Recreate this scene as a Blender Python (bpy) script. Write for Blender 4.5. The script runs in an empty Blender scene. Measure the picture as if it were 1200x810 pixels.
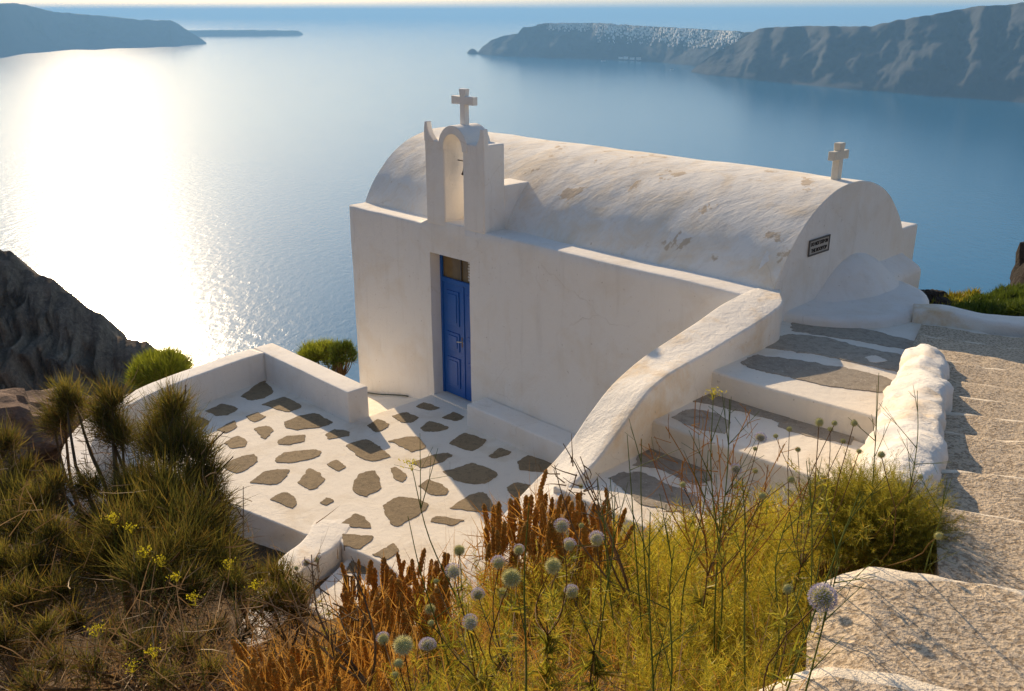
import bpy, bmesh, math, random
import numpy as np
from mathutils import noise, Vector
scene = bpy.context.scene
C = scene.collection
R = math.radians
rng = np.random.default_rng(7)
random.seed(7)

# ------------------------------------------------------------------ camera
CAM_H = 5.86; FPX = 1100.0
PITCH = math.atan((405 - 14) / FPX)
cam = bpy.data.cameras.new('camera'); camo = bpy.data.objects.new('camera', cam); C.objects.link(camo)
camo.location = (0, 0, CAM_H); camo.rotation_euler = (math.pi / 2 - PITCH, 0, 0)
cam.sensor_width = 36; cam.lens = 36 * FPX / 1200; cam.clip_start = .05; cam.clip_end = 90000
scene.camera = camo

# ------------------------------------------------------------------ sky, sun, exposure
SUN_AZ = R(-23.3); SUN_EL = R(22.5)
w = bpy.data.worlds.new('World'); scene.world = w; w.use_nodes = True
nt = w.node_tree; bg = nt.nodes['Background']
sky = nt.nodes.new('ShaderNodeTexSky'); sky.sky_type = 'NISHITA'; sky.sun_disc = False
sky.sun_elevation = SUN_EL; sky.sun_rotation = SUN_AZ
sky.air_density = 1.0; sky.dust_density = 0.8; sky.ozone_density = 1.0; sky.altitude = 200
nt.links.new(sky.outputs[0], bg.inputs[0]); bg.inputs[1].default_value = 0.12
sl = bpy.data.lights.new('sun', 'SUN'); slo = bpy.data.objects.new('sun', sl); C.objects.link(slo)
sl.energy = 4.9; sl.angle = R(0.5); sl.color = (1.0, .76, .48)
S = Vector((math.sin(SUN_AZ) * math.cos(SUN_EL), math.cos(SUN_AZ) * math.cos(SUN_EL), math.sin(SUN_EL)))
slo.rotation_euler = S.to_track_quat('Z', 'Y').to_euler()
scene.view_settings.view_transform = 'Standard'; scene.view_settings.look = 'None'
scene.view_settings.exposure = 0.2; scene.view_settings.gamma = 1.0
scene.cycles.volume_bounces = 1; scene.cycles.max_bounces = 8

# ------------------------------------------------------------------ coordinates
cp, sp = math.cos(PITCH), math.sin(PITCH)
def ray(x, y):
    dx = (x - 600) / FPX; dy = (405 - y) / FPX
    return np.array([dx, cp + dy * sp, -sp + dy * cp])
def Zp(x, y, z=0.0):                       # where the line of sight meets the level z
    r = ray(x, y); t = (z - CAM_H) / r[2]
    return np.array([0, 0, CAM_H]) + t * r
def Yp(x, y, Y):                           # ... the distance Y
    r = ray(x, y); return np.array([0, 0, CAM_H]) + r * (Y / r[1])
O = np.array([-0.7075, 13.5, 0.0])
U = np.array([.69500, -.719, 0]); U /= np.linalg.norm(U)
V = np.array([.719, .695, 0]); V /= np.linalg.norm(V)
def B(p):                                  # chapel frame (along front, into depth, up) -> world
    p = np.atleast_2d(np.array(p, float))
    return O + p[:, :1] * U + p[:, 1:2] * V + p[:, 2:3] * np.array([0, 0, 1.])
def b1(u, v, z): return B([(u, v, z)])[0]
def uv(P): d = np.array(P) - O; return float(d @ U), float(d @ V)

# ------------------------------------------------------------------ materials
MATS = {}
def newmat(name):
    m = bpy.data.materials.new(name); m.use_nodes = True; MATS[name] = m
    return m, m.node_tree, m.node_tree.nodes['Principled BSDF']
def nd(t, kind, **kw):
    n = t.nodes.new(kind)
    for k, v in kw.items():
        if k in n.inputs: n.inputs[k].default_value = v
        else: setattr(n, k, v)
    return n
def ramp(t, fac, stops):
    r = t.nodes.new('ShaderNodeValToRGB'); e = r.color_ramp.elements
    while len(e) < len(stops): e.new(.5)
    for el, (p, c) in zip(e, stops): el.position = p; el.color = (*c, 1) if len(c) == 3 else c
    t.links.new(fac, r.inputs[0]); return r.outputs[0]
def mixc(t, f, a, b_):
    m = t.nodes.new('ShaderNodeMix'); m.data_type = 'RGBA'
    if isinstance(f, float): m.inputs[0].default_value = f
    else: t.links.new(f, m.inputs[0])
    for i, s in ((6, a), (7, b_)):
        if isinstance(s, tuple): m.inputs[i].default_value = (*s, 1)
        else: t.links.new(s, m.inputs[i])
    return m.outputs[2]
def coords(t, scale=(1, 1, 1)):
    g = t.nodes.new('ShaderNodeNewGeometry'); mp = t.nodes.new('ShaderNodeMapping')
    mp.inputs['Scale'].default_value = scale
    t.links.new(g.outputs['Position'], mp.inputs[0]); return mp.outputs[0]
def noi(t, co, scale, detail=4, rough=.6, dist=0.):
    n = nd(t, 'ShaderNodeTexNoise', Scale=scale, Detail=detail, Roughness=rough, Distortion=dist)
    t.links.new(co, n.inputs['Vector']); return n.outputs[0]
def bump(t, bsdf, hs):                     # hs: list of (height socket, strength, distance)
    prev = None
    for h, s, d in hs:
        bn = nd(t, 'ShaderNodeBump', Strength=s, Distance=d)
        t.links.new(h, bn.inputs['Height'])
        if prev: t.links.new(prev, bn.inputs['Normal'])
        prev = bn.outputs[0]
    t.links.new(prev, bsdf.inputs['Normal'])

def crack(t, co, scale):               # hairline cracks, only here and there
    n = nd(t, 'ShaderNodeTexNoise', Scale=3.0, Detail=4.0); t.links.new(co, n.inputs['Vector'])
    ad = t.nodes.new('ShaderNodeMix'); ad.data_type = 'RGBA'; ad.inputs[0].default_value = .22; t.links.new(co, ad.inputs[6]); t.links.new(n.outputs['Color'], ad.inputs[7])
    v = nd(t, 'ShaderNodeTexVoronoi', Scale=scale); v.feature = 'DISTANCE_TO_EDGE'; t.links.new(ad.outputs[2], v.inputs['Vector'])
    line = ramp(t, v.outputs['Distance'], [(.0, (1, 1, 1)), (.007, (0, 0, 0))]); mask = ramp(t, noi(t, co, .8, 3), [(.52, (0, 0, 0)), (.66, (.38,) * 3)])
    m_ = t.nodes.new('ShaderNodeMath'); m_.operation = 'MULTIPLY'; t.links.new(line, m_.inputs[0]); t.links.new(mask, m_.inputs[1]); return m_.outputs[0]
def plaster(name, base=(.87, .83, .77), stain=(.72, .58, .40), amount=.34, rough_amt=.012):
    m, t, b = newmat(name); co = coords(t)
    big = noi(t, co, 1.3, 5, .65, .4); mid = noi(t, co, 5.5, 6, .7, .3); fine = noi(t, co, 60, 3, .6)
    st = ramp(t, big, [(.50, (0, 0, 0)), (.72, (amount,) * 3)])
    c = mixc(t, st, base, stain)
    st2 = ramp(t, mid, [(.55, (0, 0, 0)), (.75, (amount * .55,) * 3)])
    c = mixc(t, st2, c, tuple(x * .88 for x in base))
    sk = noi(t, coords(t, (1, 1, .12)), 7, 4, .6)
    c = mixc(t, ramp(t, sk, [(.55, (0, 0, 0)), (.8, (.22,) * 3)]), c, (.52, .46, .38))
    spk = noi(t, co, 24, 2, .5)
    c = mixc(t, ramp(t, spk, [(.70, (0, 0, 0)), (.76, (.5,) * 3)]), c, (.42, .35, .27))
    t.links.new(c, b.inputs['Base Color']); b.inputs['Roughness'].default_value = .85
    b.inputs['Specular IOR Level'].default_value = .25
    crk = crack(t, co, .9)
    c = mixc(t, crk, c, (.50, .43, .34)); t.links.new(c, b.inputs['Base Color'])
    bump(t, b, [(mid, .5, rough_amt * 2), (noi(t, co, 17, 5, .7), .5, rough_amt), (fine, .35, rough_amt * .25)])
    return m
plaster('plaster'); plaster('plaster_worn', (.87, .82, .74), (.72, .52, .29), .95, .02)
plaster('plaster_floor', (.86, .79, .68), (.62, .50, .34), .55, .012)

# vault: brushed lime with flaked patches
m, t, b = newmat('plaster_vault'); co = coords(t)
rot = t.nodes.new('ShaderNodeMapping'); rot.inputs['Rotation'].default_value = (.3, .5, .8); rot.inputs['Scale'].default_value = (1, 3.2, 1.4)
t.links.new(co, rot.inputs[0])
brush = noi(t, rot.outputs[0], 6, 6, .7, .5); big = noi(t, co, 1.6, 5, .7, .8); fl = noi(t, co, 2.1, 6, .6, .3)
c = mixc(t, ramp(t, big, [(.45, (0, 0, 0)), (.7, (.75,) * 3)]), (.88, .84, .77), (.82, .66, .46))
c = mixc(t, ramp(t, brush, [(.5, (0, 0, 0)), (.75, (.4,) * 3)]), c, (.64, .58, .50))
c = mixc(t, ramp(t, fl, [(.615, (0, 0, 0)), (.635, (.75,) * 3)]), c, (.56, .42, .27))
t.links.new(c, b.inputs['Base Color']); b.inputs['Roughness'].default_value = .9
c = mixc(t, crack(t, co, 1.1), c, (.45, .38, .30)); t.links.new(c, b.inputs['Base Color'])
bump(t, b, [(brush, .55, .018), (noi(t, co, 3.2, 3, .5), .4, .04), (fl, .25, .05)])

def concrete(name, a, b_, speck=(.7, .66, .58), amt=.6):
    m, t, b = newmat(name); co = coords(t)
    c = mixc(t, noi(t, co, 3.5, 6, .7), a, b_)
    c = mixc(t, ramp(t, noi(t, co, 45, 3, .7), [(.62, (0, 0, 0)), (.68, (amt,) * 3)]), c, speck)
    c = mixc(t, ramp(t, noi(t, co, 7, 4, .7), [(.64, (0, 0, 0)), (.72, (amt * .7,) * 3)]), c, speck)
    oi = t.nodes.new('ShaderNodeObjectInfo'); c = mixc(t, ramp(t, oi.outputs['Random'], [(0, (0, 0, 0)), (1, (.55,) * 3)]), c, tuple(x * 1.5 for x in b_))
    c = mixc(t, ramp(t, noi(t, co, 11, 6, .8), [(.48, (0, 0, 0)), (.64, (.55,) * 3)]), c, tuple(x * .6 for x in a))
    t.links.new(c, b.inputs['Base Color']); b.inputs['Roughness'].default_value = .9
    bump(t, b, [(noi(t, co, 60, 5, .75), .9, .012), (noi(t, co, 9, 5, .7), .6, .02)])
plaster('edge_lime', (.74, .65, .52), (.52, .41, .28), 1.0, .03)
concrete('paver', (.17, .125, .07), (.27, .20, .115), (.62, .52, .38), .5)
concrete('patch_concrete', (.27, .23, .185), (.40, .345, .27), (.74, .68, .58), .7)

# pebbly cement of the path
m, t, b = newmat('path_cement'); co = coords(t)
vo = nd(t, 'ShaderNodeTexVoronoi', Scale=75.0); t.links.new(co, vo.inputs['Vector'])
cc = mixc(t, noi(t, co, 2.2, 5, .6), (.62, .51, .38), (.50, .41, .31))
cc = mixc(t, ramp(t, vo.outputs['Color'], [(.2, (0, 0, 0)), (.8, (.6,) * 3)]), cc, (.76, .60, .40))
cc = mixc(t, ramp(t, noi(t, co, 38, 4, .75), [(.42, (.85,) * 3), (.52, (0, 0, 0))]), cc, (.26, .19, .12))
cc = mixc(t, ramp(t, noi(t, co, 6, 5, .75), [(.66, (0, 0, 0)), (.74, (.6,) * 3)]), cc, (.72, .68, .62))
t.links.new(cc, b.inputs['Base Color']); b.inputs['Roughness'].default_value = .95
bump(t, b, [(noi(t, co, 38, 4, .75), 1.0, .014), (vo.outputs['Distance'], .5, .006), (noi(t, co, 5, 4, .6), .5, .03)])

def paint(name, col, rough=.5, bs=.3, metal=0.):
    m, t, b = newmat(name); co = coords(t)
    c = mixc(t, noi(t, co, 30, 4, .7), col, tuple(x * .72 for x in col))
    c = mixc(t, ramp(t, noi(t, coords(t, (1, 1, .15)), 14, 4, .6), [(.6, (0, 0, 0)), (.75, (.35,) * 3)]), c, tuple(x * .5 for x in col))
    t.links.new(c, b.inputs['Base Color']); b.inputs['Roughness'].default_value = rough; b.inputs['Metallic'].default_value = metal
    bump(t, b, [(noi(t, co, 70, 3, .6), bs, .003)])
paint('blue_paint', (.004, .115, .47), .42); paint('black_metal', (.03, .03, .03), .4, .2, .5)
paint('white_cloth', (.75, .72, .66), .8); paint('dark_plaque', (.10, .09, .08), .6); paint('plaque_face', (.52, .48, .42), .6)
paint('bronze', (.10, .07, .04), .45, .3, .8); paint('hose_green', (.06, .07, .04), .6); paint('marble', (.82, .76, .64), .6)
m, t, b = newmat('transom_glass')
b.inputs['Base Color'].default_value = (.20, .13, .045, 1); b.inputs['Roughness'].default_value = .12
tx = noi(t, coords(t), 5, 3); t.links.new(mixc(t, tx, (.10, .065, .025), (.30, .20, .07)), b.inputs['Base Color'])

def rock(name, a, b_, scale=1.0, bd=.2):
    m, t, b = newmat(name); co = coords(t)
    n1 = noi(t, co, .9 * scale, 8, .7, .3); n2 = noi(t, co, 6 * scale, 6, .7)
    c = mixc(t, ramp(t, n1, [(.35, (0, 0, 0)), (.65, (1, 1, 1))]), a, b_)
    c = mixc(t, ramp(t, n2, [(.5, (0, 0, 0)), (.8, (.6,) * 3)]), c, tuple(x * 1.7 for x in b_))
    t.links.new(c, b.inputs['Base Color']); b.inputs['Roughness'].default_value = .95
    bump(t, b, [(n1, .9, bd * 3), (n2, .9, bd)])
rock('rock_near', (.10, .058, .038), (.26, .165, .115), 2.5, .05)
rock('rock_dark', (.15, .12, .10), (.50, .39, .28), .45, .9)
rock('boulder_dark', (.015, .012, .010), (.05, .035, .025), 3, .05)
# slopes
m, t, b = newmat('dry_soil'); co = coords(t)
c = mixc(t, ramp(t, noi(t, co, 1.2, 6, .7), [(.38, (0, 0, 0)), (.62, (1, 1, 1))]), (.085, .05, .02), (.18, .105, .038))
c = mixc(t, ramp(t, noi(t, co, 14, 5, .8), [(.45, (0, 0, 0)), (.62, (.85,) * 3)]), c, (.055, .036, .017))
t.links.new(c, b.inputs['Base Color']); b.inputs['Roughness'].default_value = .95
bump(t, b, [(noi(t, co, 14, 5, .8), 1., .05), (noi(t, co, 60, 4, .7), .8, .015)])
# far cliffs: brown rock given dark blue tones, some distance haze painted in
m, t, b = newmat('cliff'); co = coords(t, (1, 1, 1))
n1 = noi(t, coords(t, (1, 1, .28)), .010, 9, .68, .6); n2 = noi(t, coords(t, (1, 1, 3.5)), .006, 5, .6)
c = mixc(t, ramp(t, n1, [(.40, (0, 0, 0)), (.66, (1, 1, 1))]), (.012, .020, .030), (.028, .032, .038))
c = mixc(t, ramp(t, n2, [(.55, (0, 0, 0)), (.68, (.35,) * 3)]), c, (.065, .055, .050))
t.links.new(c, b.inputs['Base Color']); b.inputs['Roughness'].default_value = 1
bump(t, b, [(n1, .35, 14)])
m, t, b = newmat('village_white'); b.inputs['Base Color'].default_value = (.8, .76, .7, 1)

# sea
m, t, b = newmat('sea')
b.inputs['Base Color'].default_value = (.001, .125, .265, 1); b.inputs['Roughness'].default_value = .17; b.inputs['IOR'].default_value = 1.33; b.inputs['Specular IOR Level'].default_value = .36
co = coords(t, (1, .55, 1))
bump(t, b, [(noi(t, co, .02, 3, .5), .3, .6), (noi(t, co, .14, 5, .66, .3), .9, .50), (noi(t, co, .8, 3, .6), .5, .09)])

def leaf(name, cols, trans=.45, rough=.6):
    m = bpy.data.materials.new(name); m.use_nodes = True; MATS[name] = m; t = m.node_tree; t.nodes.clear()
    out = t.nodes.new('ShaderNodeOutputMaterial'); g = t.nodes.new('ShaderNodeNewGeometry')
    n = len(cols); col = ramp(t, g.outputs['Random Per Island'], [(i / max(1, n - 1), c) for i, c in enumerate(cols)])
    col = mixc(t, .45, col, mixc(t, ramp(t, noi(t, coords(t), 3.0, 3, .6), [(.4, (0, 0, 0)), (.6, (1, 1, 1))]), cols[0], cols[-1]))
    d = nd(t, 'ShaderNodeBsdfDiffuse'); tr = t.nodes.new('ShaderNodeBsdfTranslucent'); gl = nd(t, 'ShaderNodeBsdfGlossy', Roughness=.45)
    gl.inputs[0].default_value = (.5, .5, .5, 1)
    t.links.new(col, d.inputs[0]); t.links.new(col, tr.inputs[0])
    mx = t.nodes.new('ShaderNodeMixShader'); mx.inputs[0].default_value = trans
    t.links.new(d.outputs[0], mx.inputs[1]); t.links.new(tr.outputs[0], mx.inputs[2])
    m2 = t.nodes.new('ShaderNodeMixShader'); m2.inputs[0].default_value = .04
    t.links.new(mx.outputs[0], m2.inputs[1]); t.links.new(gl.outputs[0], m2.inputs[2]); t.links.new(m2.outputs[0], out.inputs[0])
leaf('broom_needles', [(.03, .034, .009), (.13, .13, .02), (.42, .34, .065), (.36, .18, .035), (.06, .065, .012), (.26, .23, .04)], .5)
leaf('dead_twigs', [(.07, .04, .018), (.26, .15, .065), (.50, .34, .18)], .3)
leaf('dry_grass', [(.42, .19, .03), (.68, .37, .07), (.75, .48, .13), (.30, .13, .02)], .5)
leaf('feathery', [(.21, .20, .015), (.58, .49, .04), (.70, .40, .04), (.20, .22, .016), (.87, .73, .10), (.53, .45, .045)], .5)
leaf('olive_feathery', [(.11, .13, .010), (.40, .36, .025), (.55, .27, .025), (.13, .15, .01), (.52, .48, .06)], .5)
leaf('rust_seed', [(.48, .28, .055), (.88, .58, .14), (.68, .41, .08)], .58)
leaf('green_stem', [(.10, .14, .025), (.20, .23, .05), (.14, .17, .03)], .25)
leaf('brown_stem', [(.10, .06, .030), (.22, .13, .055)], .1)
leaf('bright_shrub', [(.22, .26, .02), (.48, .48, .05), (.14, .18, .015)], .5)
leaf('green_cushion', [(.06, .10, .012), (.15, .20, .02), (.10, .13, .015)], .4)
leaf('yellow_bloom', [(.62, .52, .02), (.75, .66, .04)], .4)
leaf('lilac_spine', [(.52, .49, .66), (.70, .68, .80), (.42, .38, .54)], .4)
leaf('pale_spine', [(.82, .78, .46), (.95, .91, .64), (.55, .53, .22)], .4)
leaf('green_spine', [(.60, .57, .20), (.90, .85, .46), (.34, .34, .09)], .35)
leaf('pink_bloom', [(.55, .22, .45), (.6, .3, .55)], .4)

# ------------------------------------------------------------------ mesh helpers
def root_loc(o):
    while o.parent: o = o.parent
    return np.array(o.location)
def mk(name, Vv, F, mat, parent=None, smooth=False, bevel=0, kind=None, label=None, cat=None, group=None, origin=None):
    Vv = np.asarray(Vv, float)
    if parent is None: org = np.array([Vv[:, 0].mean(), Vv[:, 1].mean(), Vv[:, 2].min()]) if origin is None else np.array(origin)
    else: org = root_loc(parent)
    me = bpy.data.meshes.new(name); L = Vv - org
    if isinstance(F, np.ndarray):
        n = F.shape[1]; me.vertices.add(len(L)); me.vertices.foreach_set('co', L.astype(np.float32).ravel())
        me.loops.add(F.size); me.loops.foreach_set('vertex_index', F.astype(np.int32).ravel())
        me.polygons.add(len(F)); me.polygons.foreach_set('loop_start', np.arange(0, F.size, n, dtype=np.int32))
        me.update(calc_edges=True)
    else:
        me.from_pydata([tuple(v) for v in L], [], [tuple(int(i) for i in f) for f in F])
    if smooth: me.polygons.foreach_set('use_smooth', np.ones(len(me.polygons), bool))
    me.validate()
    o = bpy.data.objects.new(name, me); C.objects.link(o); me.materials.append(MATS[mat])
    if parent is None: o.location = org
    else: o.parent = parent
    if bevel:
        bm_ = o.modifiers.new('bevel', 'BEVEL'); bm_.width = bevel; bm_.segments = 3; bm_.limit_method = 'ANGLE'; bm_.angle_limit = R(35)
        me.polygons.foreach_set('use_smooth', np.ones(len(me.polygons), bool))
        try: me.set_sharp_from_angle(angle=R(50))
        except Exception: pass
    if kind: o['kind'] = kind
    if label: o['label'] = label
    if cat: o['category'] = cat
    if group: o['group'] = group
    return o
def thing(name, label, cat, loc, group=None):
    o = bpy.data.objects.new(name, None); C.objects.link(o); o.location = tuple(loc); o.empty_display_size = .2
    o['label'] = label
    if cat: o['category'] = cat
    if group: o['group'] = group
    return o
def struct(name, loc):
    o = bpy.data.objects.new(name, None); C.objects.link(o); o.location = tuple(loc); o['kind'] = 'structure'; return o
def join(parts):
    Vs, Fs, n = [], [], 0
    for v, f in parts:
        Vs.append(np.asarray(v, float)); Fs += [tuple(int(i) + n for i in q) for q in f]; n += len(v)
    return np.vstack(Vs), Fs
def joint(parts):                           # arrays of same face size
    Vs, Fs, n = [], [], 0
    for v, f in parts: Vs.append(v); Fs.append(f + n); n += len(v)
    return np.vstack(Vs), np.vstack(Fs)
def wob(P, amp, sc=1.5, seed=0.):           # hand-made unevenness
    P = np.array(P, float)
    for i, p in enumerate(P):
        q = Vector((p[0] * sc + seed, p[1] * sc, p[2] * sc))
        d = noise.noise_vector(q) + .4 * noise.noise_vector(q * 3.1)
        P[i] = p + np.array(d) * amp
    return P
def lines(a, b, r, cell):
    n = max(1, int((b - a - 2 * r) / cell)); mid = list(np.linspace(a + r, b - r, n + 1))
    return [a, a + r * .3, a + r * .65] + mid + [b - r * .65, b - r * .3, b]
def rbox(x0, x1, y0, y1, z0, z1, r=.03, cell=.15):    # rounded box with a fine skin
    X, Y, Z = lines(x0, x1, r, cell), lines(y0, y1, r, cell), lines(z0, z1, r, cell)
    vd = {}; Vv = []; F = []
    def vid(i, j, k):
        if (i, j, k) not in vd:
            p = np.array([X[i], Y[j], Z[k]]); q = np.clip(p, [x0 + r, y0 + r, z0 + r], [x1 - r, y1 - r, z1 - r]); d = p - q
            L = np.linalg.norm(d); vd[i, j, k] = len(Vv); Vv.append(q + d * (r / L) if L > 1e-9 else p)
        return vd[i, j, k]
    nx, ny, nz = len(X) - 1, len(Y) - 1, len(Z) - 1
    for i in range(nx):
        for j in range(ny):
            F.append((vid(i, j, 0), vid(i, j + 1, 0), vid(i + 1, j + 1, 0), vid(i + 1, j, 0)))
            F.append((vid(i, j, nz), vid(i + 1, j, nz), vid(i + 1, j + 1, nz), vid(i, j + 1, nz)))
    for i in range(nx):
        for k in range(nz):
            F.append((vid(i, 0, k), vid(i + 1, 0, k), vid(i + 1, 0, k + 1), vid(i, 0, k + 1)))
            F.append((vid(i, ny, k), vid(i, ny, k + 1), vid(i + 1, ny, k + 1), vid(i + 1, ny, k)))
    for j in range(ny):
        for k in range(nz):
            F.append((vid(0, j, k), vid(0, j, k + 1), vid(0, j + 1, k + 1), vid(0, j + 1, k)))
            F.append((vid(nx, j, k), vid(nx, j + 1, k), vid(nx, j + 1, k + 1), vid(nx, j, k + 1)))
    return np.array(Vv), F
def box(x0, x1, y0, y1, z0, z1):
    Vv = [(x, y, z) for x in (x0, x1) for y in (y0, y1) for z in (z0, z1)]
    return np.array(Vv, float), [(0, 1, 3, 2), (4, 6, 7, 5), (0, 4, 5, 1), (2, 3, 7, 6), (0, 2, 6, 4), (1, 5, 7, 3)]
def prism(poly, a0, a1, axis):              # poly in the two other axes, extruded on axis (0 = u, 1 = v, 2 = z)
    n = len(poly); Vv = []
    for a in (a0, a1):
        for p in poly:
            q = list(p); q.insert(axis, a); Vv.append(q)
    F = [tuple(range(n)), tuple(range(2 * n - 1, n - 1, -1))] + [(i, i + n, (i + 1) % n + n, (i + 1) % n) for i in range(n)]
    return np.array(Vv, float), F
def fixn(o):
    import bmesh
    bm = bmesh.new(); bm.from_mesh(o.data); bmesh.ops.recalc_face_normals(bm, faces=bm.faces); bm.to_mesh(o.data); bm.free(); return o
def catmull(P, n):
    P = np.array(P, float); Q = np.vstack([2 * P[0] - P[1], P, 2 * P[-1] - P[-2]]); out = []
    for i in range(1, len(Q) - 2):
        for t_ in np.linspace(0, 1, n, endpoint=False):
            a, b_, c, d = Q[i - 1], Q[i], Q[i + 1], Q[i + 2]
            out.append(.5 * (2 * b_ + (c - a) * t_ + (2 * a - 5 * b_ + 4 * c - d) * t_ ** 2 + (3 * b_ - a - 3 * c + d) * t_ ** 3))
    out.append(Q[-2]); return np.array(out)
def sweepwall(st, r=.04, n=6, wo=.01, sc=1.5, nz=5, crown=0.):
    """stations: (xl, yl, xr, yr, ztop, zbottom) in world; wall with rounded shoulders"""
    st = catmull([tuple(s) if len(s) == 7 else (*s, s[4]) for s in st], n); rows = []
    for xl, yl, xr, yr, zt, zb, zr in st:
        l = np.array([xl, yl]); rr = np.array([xr, yr]); d = rr - l; W = np.linalg.norm(d); d = d / W
        row = []
        for k in range(nz): row.append((*l, zb + (zt - r - zb) * k / nz))
        for a in (0, 22, 45, 68, 90): q = l + d * (r - r * math.cos(R(a))); row.append((*q, zt - r + r * math.sin(R(a))))
        for k in range(1, 4): q = l + d * (r + (W - 2 * r) * k / 4); row.append((*q, zt + (zr - zt) * k / 4 + crown * math.sin(math.pi * k / 4)))
        for a in (90, 68, 45, 22, 0): q = rr - d * (r - r * math.cos(R(a))); row.append((*q, zr - r + r * math.sin(R(a))))
        for k in range(nz - 1, -1, -1): row.append((*rr, zb + (zr - r - zb) * k / nz))
        rows.append(row)
    m_ = len(rows[0]); Vv = wob([p for row in rows for p in row], wo, sc)
    F = [(i * m_ + j, i * m_ + j + 1, (i + 1) * m_ + j + 1, (i + 1) * m_ + j) for i in range(len(rows) - 1) for j in range(m_ - 1)]
    F += [tuple(range(m_ - 1, -1, -1)), tuple((len(rows) - 1) * m_ + j for j in range(m_))]
    return Vv, F
def tube(P, rad, k=6):
    P = np.array(P, float); n = len(P); rad = np.broadcast_to(rad, n); T = np.gradient(P, axis=0); T /= np.linalg.norm(T, axis=1)[:, None] + 1e-9
    a = np.where(np.abs(T[:, 2:3]) > .9, np.array([[1., 0, 0]]), np.array([[0, 0, 1.]])); s = np.cross(T, a); s /= np.linalg.norm(s, axis=1)[:, None]; u_ = np.cross(T, s)
    ang = np.linspace(0, 2 * math.pi, k, endpoint=False)
    Vv = (P[:, None] + rad[:, None, None] * (np.cos(ang)[None, :, None] * s[:, None] + np.sin(ang)[None, :, None] * u_[:, None])).reshape(-1, 3)
    F = []
    for i in range(n - 1):
        for j in range(k):
            a_, b_ = i * k + j, i * k + (j + 1) % k; F += [(a_, b_, b_ + k), (a_, b_ + k, a_ + k)]
    return Vv, np.array(F)
def unit(v): return v / (np.linalg.norm(v, axis=-1, keepdims=True) + 1e-9)
def blades(base, d, L, wd, bend, seg=3):    # tapered ribbons, triangles
    n = len(base); d = unit(d); side = unit(np.cross(d, rng.normal(size=(n, 3)))); L = np.broadcast_to(L, n)[:, None]; wd = np.broadcast_to(wd, n)[:, None]
    Vs = []
    for s in range(seg):
        t_ = s / seg; p = base + d * L * t_ + bend * L * t_ * t_; ww = wd * (1 - .55 * t_)
        Vs += [p - side * ww * .5, p + side * ww * .5]
    Vs.append(base + d * L + bend * L)
    Vv = np.stack(Vs, 1).reshape(-1, 3); m_ = 2 * seg + 1; F = []
    for s in range(seg - 1): a = 2 * s; F += [(a, a + 1, a + 3), (a, a + 3, a + 2)]
    a = 2 * seg - 2; F.append((a, a + 1, a + 2))
    F = (np.array(F)[None] + (np.arange(n) * m_)[:, None, None]).reshape(-1, 3)
    return Vv, F
def scatter(tv, tf, pos, zdir, scale):      # copies of a small template, its z axis along zdir
    n = len(pos); z = unit(zdir); x = unit(np.cross(z, rng.normal(size=(n, 3)))); y = np.cross(z, x); s = np.broadcast_to(scale, n)
    M = np.stack([x, y, z], 2) * s[:, None, None]
    Vv = (np.einsum('nij,kj->nki', M, tv) + pos[:, None]).reshape(-1, 3)
    return Vv, (tf[None] + (np.arange(n) * len(tv))[:, None, None]).reshape(-1, 3)
up = np.array([0, 0, 1.])

# ------------------------------------------------------------------ terrain height (smooth fit through measured spots)
CT = [(0, 0, 4.3), (0, 1.9, 4.0), (0, 3.2, 3.25), (0, 4.5, 2.55), (0, 6, 1.5), (.6, 6.6, 1.15), (-.2, 7.2, .8), (-1.4, 8.2, .0), (-1.2, 7, .5), (-1.3, 5.5, 1.35),
      (-1.5, 4, 2.3), (-1.5, 2.2, 3.4), (-2.9, 9.4, -.40), (-3.4, 10.3, -.42), (-4, 8.6, -.5), (-3, 6.5, .5), (-3, 4.5, 1.7), (-3, 2.5, 3.1), (-5.5, 8, -.1), (-6.5, 11, -.4), (-8, 13.5, -.6),
      (-7, 16, -1.3), (-5, 17.5, -1.8), (-1, 19, -1.4), (3, 16.5, -.6), (5.8, 13.4, 1.2), (7, 12.3, 1.7), (9, 12.6, 2.2), (10.5, 10, 3.1), (5, 9, 2.0), (6, 11, 2.1),
      (2.6, 4.6, 3.1), (1.4, 5.6, 1.95), (1.6, 4.2, 3.1), (3.6, 6.3, 2.7), (4.8, 8, 2.3), (7, 6, 3.7), (3, 2.4, 4.0), (5, 3, 4.4), (-12, 9, .3), (-12, 14, -1.6), (12, 6, 4.8), (-8, 4, 2.2), (-9, 17, -3),
      (1.5, 1.5, 4.05), (-4, 0, 4.8), (4, 0, 4.6), (1.5, 6.6, 1.35), (2.2, 6.4, 1.6), (6, 16, .2), (12, 14, 1.8), (0, 13, -.7), (-3.5, 13, -.7)]
CT = np.array(CT, float)
def tps(r): return np.where(r > 0, r * r * np.log(r + 1e-12), 0)
_n = len(CT); _K = tps(np.linalg.norm(CT[:, None, :2] - CT[None, :, :2], axis=2)) + np.eye(_n) * .05; _P = np.c_[np.ones(_n), CT[:, :2]]
_A = np.block([[_K, _P], [_P.T, np.zeros((3, 3))]]); _W = np.linalg.solve(_A, np.r_[CT[:, 2], 0, 0, 0])
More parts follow.
